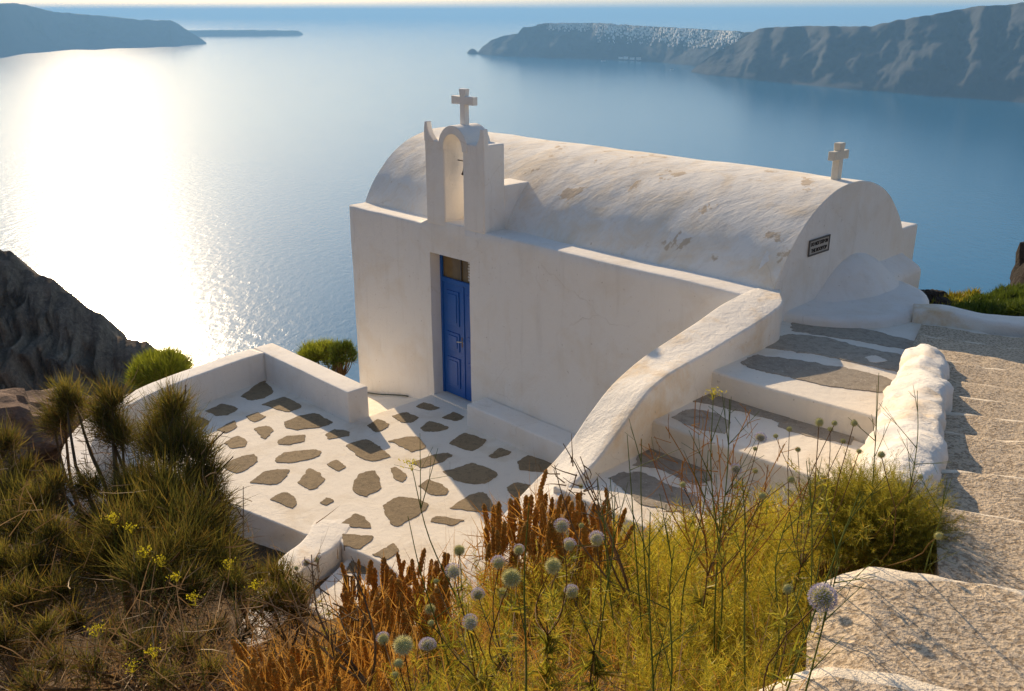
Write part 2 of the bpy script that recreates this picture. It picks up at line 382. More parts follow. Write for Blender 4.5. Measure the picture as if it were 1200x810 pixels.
def ground(x, y):
    x = np.atleast_1d(np.asarray(x, float)); y = np.atleast_1d(np.asarray(y, float))
    cx, cy = np.clip(x, -13, 13), np.clip(y, -1, 19)
    K = tps(np.hypot(cx[:, None] - CT[None, :, 0], cy[:, None] - CT[None, :, 1]))
    z = K @ _W[:_n] + _W[_n] + _W[_n + 1] * cx + _W[_n + 2] * cy
    ox = np.maximum(np.abs(x) - 13, 0); oy = np.maximum(y - 19, 0); ob = np.maximum(-1 - y, 0)
    return z - oy * 1.15 - np.maximum(-13 - x, 0) * .9 * (y > -1) - np.maximum(x - 13, 0) * .25 + ob * .35
def graded(a, b, fine0, fine1, st, k=1.18):
    v = list(np.arange(fine0, fine1, st)); s = st
    while v[-1] < b: s *= k; v.append(v[-1] + s)
    s = st
    while v[0] > a: s *= k; v.insert(0, v[0] - s)
    return np.array(v)
gx = graded(-420, 420, -9, 10, .13); gy = graded(-120, 330, 0, 18, .13)
GX, GY = np.meshgrid(gx, gy); gz = ground(GX.ravel(), GY.ravel())
for i in range(len(gz)):
    x, y = GX.ravel()[i], GY.ravel()[i]; far = max(abs(x) - 9, y - 17, 0)
    a = .05 + .10 * min(far, 80); s_ = 1.6 / (1 + far * .2)
    gz[i] += noise.fractal(Vector((x * s_, y * s_, 0)), 1., 2., 5) * a
gz = np.maximum(gz, -252)
nx_, ny_ = len(gx), len(gy)
idx = np.arange(nx_ * ny_).reshape(ny_, nx_)
TF = np.stack([idx[:-1, :-1], idx[:-1, 1:], idx[1:, 1:], idx[1:, :-1]], -1).reshape(-1, 4)
hill = mk('hillside', np.c_[GX.ravel(), GY.ravel(), gz], TF, 'dry_soil', smooth=True, kind='structure')
def gr(x, y): return float(ground(x, y)[0])

# ------------------------------------------------------------------ sea, islands, haze
SEA = -250.
mk('sea', [(-30000, -400, SEA), (30000, -400, SEA), (30000, 60000, SEA), (-30000, 60000, SEA)], [(0, 1, 2, 3)], 'sea', kind='structure')
def coast(name, pts, k=1.2, kb=1.4, nr=26, amp=.10, step=2.0, seed=0.):
    pts = np.array(pts, float); xs = np.arange(pts[0, 0], pts[-1, 0] + .1, step)
    by = np.interp(xs, pts[:, 0], pts[:, 1]); cy = np.interp(xs, pts[:, 0], pts[:, 2]); rows = []; info = []
    for i, x in enumerate(xs):
        cyy = cy[i] + 1.1 * noise.noise(Vector((x * .11, seed, 0))) * min(1, (by[i] - cy[i]) / 10) + .5 * noise.noise(Vector((x * .5, seed, 3)))
        Yb = Zp(x, by[i], SEA)[1]; rc = ray(x, cyy); r_ = -rc[2] / rc[1]
        kk = k * (1 + .5 * noise.noise(Vector((x * .04, seed, 9))))
        Yc = (Yb + kk * (CAM_H - SEA)) / (1 + kk * r_); zc = CAM_H - r_ * Yc; h = max(zc - SEA, 1)
        col = []
        for j in range(nr + 1):
            t_ = j / nr; prof = t_ ** .92; Y = Yb + (Yc - Yb) * t_; z = SEA + h * prof
            az = ray(x, by[i]); X = az[0] / az[1] * Y
            env = math.sin(math.pi * t_) ** .6 if 0 < t_ < 1 else 0
            f = noise.fractal(Vector((X * .006, z * .004 + seed, Y * .004)), .9, 2.1, 6)
            Y2 = Y + f * h * amp * 4 * env; X2 = az[0] / az[1] * Y2 + f * h * amp * env
            col.append((X2, Y2, z - 2 * (j == 0)))
        X = col[-1][0] / col[-1][1]
        for q in (.35, 1.):
            Y = Yc + kb * h * q * 2; col.append((X * Y, Y, zc - h * q * 1.02 - (0 if q < 1 else 3)))
        rows.append(col); info.append((x, Yb, Yc, zc, h))
    m_ = len(rows[0]); Vv = np.array([p for r__ in rows for p in r__]); n = len(rows)
    I = np.arange(n * m_).reshape(n, m_); F = np.stack([I[:-1, :-1], I[1:, :-1], I[1:, 1:], I[:-1, 1:]], -1).reshape(-1, 4)
    mk(name, Vv, F, 'cliff', smooth=False, kind='structure'); return rows, info
coast('island', [(-260, 80, 0), (-60, 69, 5), (0, 66, 6), (24, 63, 3), (40, 61, 6), (70, 58, 14), (130, 56, 19), (165, 55, 23), (203, 54, 24), (212, 53, 28), (223, 52.5, 37), (235, 52, 44), (243, 51.5, 51)], seed=1)
coast('far_island', [(205, 43, 37), (230, 43, 35.5), (290, 42.5, 35.2), (350, 41.5, 36), (356, 41, 40)], k=.8, nr=8, seed=2)
oia_rows, oia_info = coast('headland', [(547, 62.5, 62), (551, 63, 58), (556, 63.2, 57), (560, 63.3, 61.5), (566, 64, 54), (575, 65, 48), (590, 66, 42), (607, 66.5, 39), (612, 67, 33), (645, 68, 27), (700, 69.5, 27), (760, 72, 31), (800, 76, 33), (865, 83, 37), (930, 92, 42)], seed=3)
coast('cliffs', [(810, 84.5, 83), (818, 86, 76), (830, 88, 66), (868, 92, 44), (885, 94, 33), (935, 99, 30.5), (1010, 106, 31), (1040, 108, 24), (1080, 112, 17), (1130, 115, 7), (1160, 117, 6), (1190, 120, 1.5), (1260, 126, -14), (1420, 140, -30), (1620, 150, -22), (1900, 165, -40), (2300, 190, -60)], seed=4, nr=40, amp=.10)

def hull(loc, L, W_, Hh, heading, label):
    r_ = thing('boat', label, 'boat', loc)
    c_, s_ = math.cos(heading), math.sin(heading)
    def T(P): P = np.array(P, float); return np.c_[P[:, 0] * c_ - P[:, 1] * s_ + loc[0], P[:, 0] * s_ + P[:, 1] * c_ + loc[1], P[:, 2] + loc[2]]
    st = [(-.5, .34), (-.3, .5), (.1, .5), (.35, .3), (.5, .02)]; P = []
    for a, wd in st: P += [(a * L, -wd * W_, Hh), (a * L, -wd * W_ * .6, -.3), (a * L, wd * W_ * .6, -.3), (a * L, wd * W_, Hh)]
    F = [(i * 4 + j, i * 4 + j + 1, i * 4 + j + 5, i * 4 + j + 4) for i in range(4) for j in range(3)] + [(i * 4, i * 4 + 4, i * 4 + 7, i * 4 + 3) for i in range(4)] + [(0, 3, 2, 1)]
    mk('hull', T(P), F, 'village_white', r_)
    v_, f_ = box(-.3 * L, .12 * L, -.28 * W_, .28 * W_, Hh, Hh * 1.9); mk('cabin', T(v_), f_, 'dark_plaque', r_)
hull(Zp(707, 72, SEA), 30, 8, 4, .6, 'small dark ferry on the blue water below the village headland')
hull(Zp(787, 82, SEA), 22, 6, 3, 2.2, 'small lone boat just left of the point of the dark cliffs')
# the white village along the headland's crest
parts = []
for k in range(1500):
    i = min(len(oia_rows) - 2, max(0, int((rng.uniform(632, 866) - 547) / 2))); x = oia_info[i][0]
    j = int(np.clip(26 - abs(rng.normal(0, 2.2 + 3.5 * (x > 700))), 12, 26)) if x > 640 else 26
    p = np.array(oia_rows[i][j]) + np.array([rng.uniform(-9, 9), 0, 0])
    a, h_ = rng.uniform(4, 10), rng.uniform(2, 5)
    v_, f_ = box(-a / 2, a / 2, -6, 10, -6, h_); parts.append((v_ + p, f_))
Vv, F = join(parts); mk('far_village', Vv, F, 'village_white', kind='stuff', label='white village houses strewn along the top of the far headland', cat='village')
for k, (px_, lab) in enumerate([(728, 'leftmost tiny white harbour house at the foot of the headland'), (734, 'low white harbour house second from the left at the waterline'), (741, 'broad white harbour house in the middle of the waterline row'), (749, 'rightmost white harbour house at the foot of the headland')]):
    r_ = oia_rows[int((px_ - 547) / 2)]; p = np.array(r_[1]); h_ = thing('harbour_house', lab, 'house', p, 'harbour houses below the headland')
    v_, f_ = box(-12, 12, -14, 14, -4, 9 + 3 * (k % 2)); mk('wall', v_ + p, f_, 'village_white', h_)
    v_, f_ = box(-13, 13, -15, 15, 9.1 + 3 * (k % 2), 10.2 + 3 * (k % 2)); mk('roof', v_ + p, f_, 'cliff', h_)

# dark rocky ridge below on the left, about a hundred metres off
RC = [(-260, 190), (-120, 240), (-40, 275), (0, 292), (14, 296), (20, 303), (26, 313), (45, 322), (62, 327), (68, 341), (85, 345), (100, 360), (118, 368), (124, 380), (136, 394), (150, 398), (172, 400), (178, 408), (192, 440), (215, 500), (240, 560)]
RC = np.array(RC, float); rx = np.arange(-260, 241, 2.); rows = []
for x in rx:
    cy = np.interp(x, RC[:, 0], RC[:, 1]) + 2.6 * noise.noise(Vector((x * .13, 0, 0))) + 1.6 * noise.noise(Vector((x * .5, 3, 0)))
    Yc = 92.; top = Yp(x, cy, Yc); col = []
    for j in range(46):
        t_ = j / 45; z = top[2] - 44 * t_ ** 1.05; Y = Yc - 46 * t_
        f = (noise.ridged_multi_fractal(Vector((x * .022, Y * .22, z * .26)), .9, 2.2, 6, 1., 2.) - 1.2) * 3.4 * min(1, t_ * 9) + noise.cell(Vector((x * .12, Y * .6, z * .7))) * .9 * min(1, t_ * 9)
        col.append((top[0] * (Y / Yc * .4 + .6), Y - f * .8, z + f * .5))
    back = [(top[0], Yc + 5, top[2] - 4), (top[0], Yc + 40, top[2] - 70), (top[0], Yc + 120, SEA - 2)]
    rows.append(back[::-1] + col)
m_ = len(rows[0]); I = np.arange(len(rows) * m_).reshape(len(rows), m_)
mk('rocky_ridge', np.array([p for r__ in rows for p in r__]), np.stack([I[:-1, :-1], I[1:, :-1], I[1:, 1:], I[:-1, 1:]], -1).reshape(-1, 4), 'rock_dark', kind='structure')

# haze
m = bpy.data.materials.new('haze'); m.use_nodes = True; t = m.node_tree; t.nodes.clear(); MATS['haze'] = m
o_ = t.nodes.new('ShaderNodeOutputMaterial'); pv = t.nodes.new('ShaderNodeVolumePrincipled')
pv.inputs['Color'].default_value = (.33, .64, 1.0, 1); pv.inputs['Density'].default_value = 1.0e-4; pv.inputs['Anisotropy'].default_value = .1
t.links.new(pv.outputs[0], o_.inputs['Volume'])
v_, f_ = box(-31000, 31000, -500, 61000, SEA - 3.5, 150)
hz = fixn(mk('haze', v_, f_, 'haze', kind='stuff'))

# ================================================================== CHAPEL
chapel = thing('chapel', 'whitewashed chapel with barrel vaulted roof, blue door and small belfry', 'chapel', b1(0, 0, 0))
# front wall with the door opening (u, z grid pushed back in depth)
def wall_with_hole():
    us = sorted(set(list(np.linspace(-2.92, -.86, 15)) + [-.80] + list(np.linspace(-.62, -.06, 5)) + [.115] + list(np.linspace(.22, 4.715, 28))))
    zs = sorted(set(list(np.linspace(-.9, -.12, 5)) + [.0] + list(np.linspace(.15, 2.2, 14)) + [2.385] + [2.5, 2.62, 2.74, 2.86]))
    vs = [0, .012, .03, .10, .18, .45]
    hole = lambda uc, zc: -.80 < uc < .115 and 0 < zc < 2.385
    Vv, F, ids = [], [], {}
    def vid(i, j, k):
        if (i, j, k) not in ids:
            z = zs[j] + (.02 if us[i] > -.9 and zs[j] > 2.8 else (-.05 if us[i] < -1.0 and zs[j] > 2.8 else 0)); ids[i, j, k] = len(Vv)
            e = 0
            if k == 0: e = .022
            elif k == 1: e = .007
            u_ = us[i]
            if j == len(zs) - 1: z -= e
            if i == 0: u_ += e
            Vv.append((u_, vs[k], z))
        return ids[i, j, k]
    nu, nz, nv = len(us) - 1, len(zs) - 1, len(vs) - 1
    solid = [[not hole((us[i] + us[i + 1]) / 2, (zs[j] + zs[j + 1]) / 2) for j in range(nz)] for i in range(nu)]
    for i in range(nu):
        for j in range(nz):
            if not solid[i][j]: continue
            F.append((vid(i, j, 0), vid(i + 1, j, 0), vid(i + 1, j + 1, 0), vid(i, j + 1, 0)))
            F.append((vid(i, j, nv), vid(i, j + 1, nv), vid(i + 1, j + 1, nv), vid(i + 1, j, nv)))
            for di, dj, e0, e1 in ((-1, 0, (0, 0), (0, 1)), (1, 0, (1, 1), (1, 0)), (0, -1, (1, 0), (0, 0)), (0, 1, (0, 1), (1, 1))):
                a, b_ = i + di, j + dj
                if not (0 <= a < nu and 0 <= b_ < nz) or not solid[a][b_]:
                    for k in range(nv):
                        F.append((vid(i + e0[0], j + e0[1], k), vid(i + e1[0], j + e1[1], k), vid(i + e1[0], j + e1[1], k + 1), vid(i + e0[0], j + e0[1], k + 1)))
    return np.array(Vv), F
v_, f_ = wall_with_hole(); fixn(mk('front_wall', wob(B(v_), .009, 1.3), f_, 'plaster', chapel, smooth=False)).data.set_sharp_from_angle(angle=R(40))
chapel.children[0].data.polygons.foreach_set('use_smooth', np.ones(len(chapel.children[0].data.polygons), bool)); chapel.children[0].data.set_sharp_from_angle(angle=R(42))
VC, VZ, VR = 2.05, 2.07, 1.85
def arcpts(r_, zmin, n=40):
    a0 = math.asin((zmin - VZ) / r_); return [(VC - r_ * math.cos(a0 + (math.pi - 2 * a0) * i / n), VZ + r_ * math.sin(a0 + (math.pi - 2 * a0) * i / n)) for i in range(n + 1)]
# hidden core + end wall + rear
v_, f_ = rbox(-2.90, 4.70, .452, 4.08, -1.0, 2.862, .02, .5); mk('side_wall', B(v_), f_, 'plaster', chapel, smooth=True)
ew = [(.28, .5), (.28, 2.40)] + arcpts(VR - .006, 2.42, 44) + [(3.82, 2.40), (3.82, .5)]
Vv, F = prism(ew, 4.60, 4.90, 0)
fixn(mk('end_wall', B(Vv), F, 'plaster', chapel, bevel=.012))
# vault: fine skin
us = np.linspace(-2.93, 4.893, 92); ar = arcpts(VR, 2.45, 60); rows = []
for u_ in us: rows += [(u_, p[0], p[1]) for p in ar]
m_ = len(ar); P = np.array(rows)
Pw = wob(B(P), .016, 1.1, 4.); I = np.arange(len(us) * m_).reshape(len(us), m_)
F = [tuple(q) for q in np.stack([I[:-1, :-1], I[1:, :-1], I[1:, 1:], I[:-1, 1:]], -1).reshape(-1, 4)] + [tuple(I[0, ::-1]), tuple(I[-1, :])] + [(I[i, 0], I[i, -1], I[i + 1, -1], I[i + 1, 0]) for i in range(len(us) - 1)]
o = fixn(mk('vaulted_roof', Pw, F, 'plaster_vault', chapel, smooth=True)); o.data.set_sharp_from_angle(angle=R(50))
# rear ledge and stepped block
v_, f_ = rbox(3.4, 4.88, 3.50, 4.12, -.5, 3.09, .03, .2); mk('rear_block', wob(B(v_), .006), f_, 'plaster', chapel, smooth=True)
v_, f_ = rbox(4.86, 5.20, 2.55, 3.72, 1.9, 2.60, .07, .12)
v_ = np.array(v_); v_[:, 2] += np.where(v_[:, 2] > 2.4, (5.2 - v_[:, 0]) * .55, 0)
mk('buttress', wob(B(v_), .012), f_, 'plaster', chapel, smooth=True)
# apse: swelling half cone on the end wall, on a rounded plinth
def apse(cu, cv, ru, rv, prof, name, mat='plaster', n=36, amp=.012):
    Vv, F = [], []
    for (t_, z) in prof:
        for k in range(n + 1):
            a = -math.pi / 2 + math.pi * k / n; Vv.append((cu + ru * t_ * math.cos(a), cv + rv * t_ * math.sin(a), z))
    m_ = n + 1
    for j in range(len(prof) - 1):
        for k in range(n): F.append((j * m_ + k, j * m_ + k + 1, (j + 1) * m_ + k + 1, (j + 1) * m_ + k))
    F.append(tuple((len(prof) - 1) * m_ + k for k in range(m_)))
    return fixn(mk(name, wob(B(Vv), amp, 1.8), F, mat, chapel, smooth=True))
apse(4.885, 2.25, .52, .98, [(1.06, 2.35), (1.02, 2.52), (.94, 2.57), (.84, 2.63), (.72, 2.71), (.59, 2.80), (.45, 2.88), (.28, 2.95), (.10, 2.985)], 'apse')
apse(4.88, 1.90, 1.08, 1.22, [(1.0, 1.7), (1.0, 2.2), (1.0, 2.45), (.992, 2.51), (.97, 2.545), (.90, 2.56), (.3, 2.58)], 'apse_plinth')
# belfry
bel = thing('belfry', 'slender open belfry with arched opening and pointed corner horns', None, (0, 0, 0)); bel.parent = chapel; bel.location = (0, 0, 0)
Lp = [(-.845, 2.83), (-.41, 2.83), (-.41, 4.01), (-.47, 4.09), (-.845, 4.10)]
Rp = [(.005, 2.86), (.455, 2.86), (.455, 4.11), (.11, 4.11), (.005, 4.01)]
H1 = [(-.85, 4.06), (-.60, 4.06), (-.66, 4.11), (-.725, 4.17), (-.765, 4.25), (-.785, 4.35), (-.83, 4.345), (-.85, 4.25)]
H2 = [(.46, 4.06), (.24, 4.06), (.31, 4.12), (.355, 4.19), (.375, 4.27), (.385, 4.33), (.44, 4.335), (.46, 4.25)]
for nm, pl, a0, a1, bv in (('pillar', Lp, -.004, .40, .022), ('pillar', Rp, -.004, .40, .022), ('horn', H1, -.008, .09, .014), ('horn', H2, -.008, .09, .014)):
    Vv, F = prism(pl, a0, a1, 1); fixn(mk(nm, B(Vv), F, 'plaster', bel, bevel=bv))
ring = [(-.205 - .315 * math.cos(R(a)), 4.02 + .315 * math.sin(R(a))) for a in np.linspace(-3, 183, 22)] + [(-.205 - .205 * math.cos(R(a)), 4.01 + .205 * math.sin(R(a))) for a in np.linspace(180, 0, 18)]
Vv, F = [], []; n = len(ring)
outer = [(-.205 - .315 * math.cos(R(a)), 4.02 + .315 * math.sin(R(a))) for a in np.linspace(-8, 188, 20)]
inner = [(-.205 - .205 * math.cos(R(a)), 4.005 + .205 * math.sin(R(a))) for a in np.linspace(-8, 188, 20)]
for vv in (-.014, .46):
    for p in outer: Vv.append((p[0], vv, p[1]))
    for p in inner: Vv.append((p[0], vv, p[1]))
n = 20; F = []
for i in range(n - 1):
    F += [(i, i + 1, n + i + 1, n + i), (2 * n + i, 3 * n + i, 3 * n + i + 1, 2 * n + i + 1), (i, 2 * n + i, 2 * n + i + 1, i + 1), (n + i, n + i + 1, 3 * n + i + 1, 3 * n + i)]
F += [(0, n, 3 * n, 2 * n), (n - 1, 3 * n - 1, 4 * n - 1, 2 * n - 1)]
fixn(mk('arch', B(Vv), F, 'plaster', bel, bevel=.012))
v_, f_ = rbox(.02, .458, .38, 1.05, 2.7, 3.51, .02, .1); mk('rear_step', wob(B(v_), .006), f_, 'plaster', bel, smooth=True)
v_, f_ = rbox(-.43, .03, -.002, .42, 2.7, 2.905, .015, .1); mk('sill', wob(B(v_), .003), f_, 'plaster', bel, smooth=True)
# bell
prof = [(.012, 3.80), (.03, 3.795), (.045, 3.77), (.05, 3.72), (.06, 3.66), (.082, 3.62), (.086, 3.605), (.07, 3.605)]
Vv, F = [], []
for r_, z in prof:
    for k in range(16): a = 2 * math.pi * k / 16; Vv.append((-.225 + r_ * .8 * math.cos(a), .26 + r_ * .8 * math.sin(a), z))
for j in range(len(prof) - 1):
    for k in range(16): F.append((j * 16 + k, j * 16 + (k + 1) % 16, (j + 1) * 16 + (k + 1) % 16, (j + 1) * 16 + k))
mk('bell', B(Vv), F, 'bronze', bel, smooth=True)
P, Fq = tube(B([(-.225, .26, 3.79), (-.225, .26, 4.16)]), .008); mk('bell_rod', P, Fq, 'black_metal', bel)
P, Fq = tube(B([(-.225, .26, 3.62), (-.225, .25, 3.45), (-.225, .24, 3.2)]), .011); mk('bell_rope', P, Fq, 'white_cloth', bel)
P, Fq = tube(B([(-.40, .26, 3.80), (0, .26, 3.80)]), .008); mk('bell_bar', P, Fq, 'black_metal', bel)
def cross(cu, cv, z0, h, aw, th, par, mat, facing='front', az=None):
    w2 = th / 2; za = z0 + h * .68; ah = th * .9
    poly = [(-w2 * .9, z0 - .03), (w2 * .9, z0 - .03), (w2 * .85, za - ah / 2), (aw / 2, za - ah / 2 * 1.1), (aw / 2, za + ah / 2 * 1.1), (w2 * .85, za + ah / 2), (w2 * 1.15, z0 + h), (-w2 * 1.15, z0 + h), (-w2 * .85, za + ah / 2), (-aw / 2, za + ah / 2 * 1.1), (-aw / 2, za - ah / 2 * 1.1), (-w2 * .85, za - ah / 2)]
    if facing == 'front':
        Vv, F = prism([(p[0] + cu, p[1]) for p in poly], cv - th * .38, cv + th * .38, 1)
    else:
        Vv, F = prism([(p[0] + cv, p[1]) for p in poly], cu - th * .42, cu + th * .42, 0)
    o = fixn(mk('cross', B(Vv), F, mat, par, bevel=.008)); return o
cross(-.19, .22, 4.33, .50, .47, .118, bel, 'plaster')
cr = cross(4.64, 2.05, 3.90, .46, .35, .11, chapel, 'marble', 'side'); cr['label'] = 'creamy white stone cross at the near end of the vault'
# door
fr = []
for a in ((-.80, -.755, .19, .26, .02, 2.385), (.07, .115, .19, .26, .02, 2.385), (-.755, .07, .19, .26, 2.335, 2.385), (-.755, .07, .185, .26, 1.90, 1.97)): fr.append(box(*a))
v_, f_ = join(fr); mk('door_frame', B(v_), f_, 'blue_paint', chapel, bevel=.006)
v_, f_ = rbox(-.80, .115, -.03, .45, -.12, .022, .012, .1); mk('threshold', B(v_), f_, 'plaster_floor', chapel, smooth=True)
v_, f_ = box(-.755, .07, .225, .235, 1.97, 2.335); tw = mk('transom_window', B(v_), f_, 'transom_glass', chapel)
v_, f_ = box(-.33, -.31, .205, .224, 1.97, 2.335); mk('glazing_bar', B(v_), f_, 'dark_plaque', tw)
parts = [box(-.155 + .006 * math.sin(k * 2.1), -.115 + .006 * math.sin(k * 2.1), .207, .222, 2.31 - .045 * k - .032, 2.31 - .045 * k) for k in range(7)]
v_, f_ = join(parts); mk('lace_strip', B(v_), f_, 'white_cloth', tw, bevel=.004)
for s, (a0, a1) in enumerate(((-.753, -.278), (-.268, .068))):
    v_, f_ = box(a0, a1, .205, .245, .035, 1.898); lf = mk('door_leaf', B(v_), f_, 'blue_paint', chapel, bevel=.005)
    for (z0, z1) in ((1.22, 1.78), (.80, 1.10), (.18, .68)):
        v_, f_ = join([box(a0 + .09, a1 - .09, .188, .206, z0, z1), box(a0 + .135, a1 - .135, .176, .189, z0 + .05, z1 - .05)]); mk('door_panel', B(v_), f_, 'blue_paint', lf, bevel=.006)
    if s == 0:
        v_, f_ = join([box(a1 - .045, a1 - .012, .198, .206, .90, 1.06)]); mk('lock_plate', B(v_), f_, 'bronze', lf)
        P, Fq = tube(B([(-.30, .206, 1.0), (-.30, .15, 1.0), (-.37, .145, .99)]), .011); mk('handle', P, Fq, 'marble', lf, smooth=True)
    else:
        v_, f_ = box(a0 - .022, a0 + .02, .192, .206, .05, 1.89); mk('cover_strip', B(v_), f_, 'blue_paint', lf, bevel=.004)
# sign on end wall
v_, f_ = box(4.90, 4.915, 1.06, 1.52, 3.165, 3.345); pq = mk('sign_plate', B(v_), f_, 'plaque_face', chapel, label='small weathered plaque with two lines of dark capitals')
v_, f_ = join([box(4.912, 4.922, 1.05, 1.53, 3.335, 3.353), box(4.912, 4.922, 1.05, 1.53, 3.157, 3.175), box(4.911, 4.921, 1.05, 1.068, 3.17, 3.34), box(4.911, 4.921, 1.512, 1.53, 3.17, 3.34)])
mk('frame', B(v_), f_, 'dark_plaque', pq)
def text(s, centre, size, width):
    cu = bpy.data.curves.new('lettering', 'FONT'); cu.body = s; cu.size = size; cu.align_x = 'CENTER'; cu.align_y = 'CENTER'; cu.extrude = .002; cu.offset = .0015
    ob = bpy.data.objects.new('tmp', cu); C.objects.link(ob); bpy.context.view_layer.update()
    me = bpy.data.meshes.new_from_object(ob.evaluated_get(bpy.context.evaluated_depsgraph_get())); bpy.data.objects.remove(ob)
    vs = np.array([v.co[:] for v in me.vertices]); fs = [tuple(p.vertices) for p in me.polygons]; sx = width / (vs[:, 0].max() - vs[:, 0].min())
    W_ = B(np.c_[np.full(len(vs), 4.9175) + vs[:, 2], centre[0] + vs[:, 0] * sx, centre[1] + vs[:, 1]]); mk('lettering', W_, fs, 'boulder_dark', pq)
text('DO NOT STEP ON', (1.29, 3.292), .062, .39); text('THE ROOFTOP', (1.29, 3.213), .062, .36)

# bench along the wall
v_, f_ = rbox(.455, 4.72, -.405, -.004, -.1, .35, .03, .15)
mk('bench', wob(B(v_), .010, 1.6), f_, 'plaster', smooth=True, label='long low whitewashed bench built against the shaded front wall', cat='bench')

# side wall sweeping down along the stairs
SW = [(4.70, .55, 4.895, .55, 2.87, 2.87), (4.70, .34, 5.04, .30, 2.885, 2.885), (4.70, .05, 5.22, .02, 2.885, 2.87), (4.70, -.45, 5.26, -.42, 2.82, 2.80), (4.72, -.8, 5.26, -.8, 2.76, 2.745), (4.72, -1.5, 5.25, -1.45, 2.63, 2.67), (4.72, -1.9, 5.25, -1.88, 2.53, 2.62), (4.72, -2.25, 5.25, -2.25, 2.40, 2.54),
      (4.72, -2.5, 5.25, -2.5, 2.24, 2.39), (4.72, -2.77, 5.25, -2.75, 2.03, 2.21), (4.72, -3.03, 5.25, -3.0, 1.87, 2.06), (4.72, -3.36, 5.25, -3.3, 1.72, 1.93), (4.72, -3.7, 5.25, -3.68, 1.56, 1.75), (4.74, -4.2, 5.22, -4.2, 1.3, 1.4), (4.74, -5.0, 5.15, -5.0, .8, .85), (4.7, -5.8, 5.0, -5.8, .4, .4)]
st = []
for a, b_, c_, d_, z, zr in SW: l, r_ = b1(a, b_, 0), b1(c_, d_, 0); st.append((l[0], l[1], r_[0], r_[1], z, -.5, zr))
Vv, F = sweepwall(st, .03, 7, .012, 1.3, 12)
fixn(mk('stair_wall', Vv, F, 'plaster_worn', smooth=True, label='broad whitewashed wall curving down from the chapel roof beside the steps', cat='wall')).data.set_sharp_from_angle(angle=R(60))

# ================================================================== TERRACE
terr = struct('terrace', b1(0, -2, 0))
sl_, sr_ = uv(Zp(402, 639, 0)), uv(Zp(457, 665, 0))
outline = [(-3.42, -1.45), (-.86, -1.38), (-.86, .004), (4.78, .004), (4.85, -5.0), (4.2, -4.6), (3.6, -3.7), sr_, (2.35, -3.60), sl_, (1.75, -3.60), (1.45, -3.86), (1.0, -3.95), (-.41, -4.27), (-1.5, -4.5), (-2.3, -4.7), (-3.1, -3.4)]
Vv, F = prism(outline, -.62, 0, 2); fixn(mk('terrace_floor', B(Vv), F, 'plaster_floor', terr, bevel=.02))
# entrance steps going down at the near corner
for k, (dz, dv) in enumerate(((-.17, -.0), (-.34, -.55))):
    pl = [(1.95, -3.5 + dv), (3.9, -3.3 + dv), (4.3, -4.4 + dv), (2.4, -4.5 + dv)]
    Vv, F = prism(pl, -.8, dz, 2); fixn(mk('step', B(Vv), F, 'plaster_floor', terr, bevel=.02))
r4 = lambda L: [(130 + x / 2.613, 390 + y / 2.613) for x, y in L]
r5 = lambda L: [(380 + x / 3.116, 440 + y / 3.116) for x, y in L]
PAV = [r4(q) for q in [
    [(399, 195), (440, 165), (470, 148), (498, 180), (470, 200), (430, 208)], [(465, 220), (530, 198), (585, 225), (545, 243), (510, 235)],
    [(292, 240), (340, 219), (392, 233), (355, 252), (320, 254)], [(230, 265), (270, 258), (302, 272), (285, 290), (235, 285)],
    [(413, 258), (450, 246), (475, 258), (440, 274)], [(325, 297), (380, 270), (386, 290), (350, 308)], [(437, 295), (475, 285), (497, 297), (490, 312), (470, 326)],
    [(532, 275), (580, 255), (625, 248), (677, 275), (640, 290), (570, 298), (538, 292)], [(345, 340), (385, 317), (420, 332), (410, 350), (370, 353)],
    [(512, 330), (540, 317), (593, 315), (590, 333), (550, 343), (512, 342)], [(507, 385), (530, 368), (620, 358), (645, 365), (625, 385), (560, 397), (508, 397)],
    [(342, 412), (380, 385), (440, 373), (448, 395), (420, 418), (385, 430)], [(425, 460), (475, 425), (548, 421), (510, 465)],
    [(570, 460), (608, 417), (640, 430), (652, 450), (630, 475), (605, 480)], [(662, 403), (690, 391), (722, 412), (695, 424)],
    [(487, 512), (520, 490), (550, 495), (567, 515), (558, 538)], [(641, 522), (660, 507), (683, 515), (665, 530)]]]
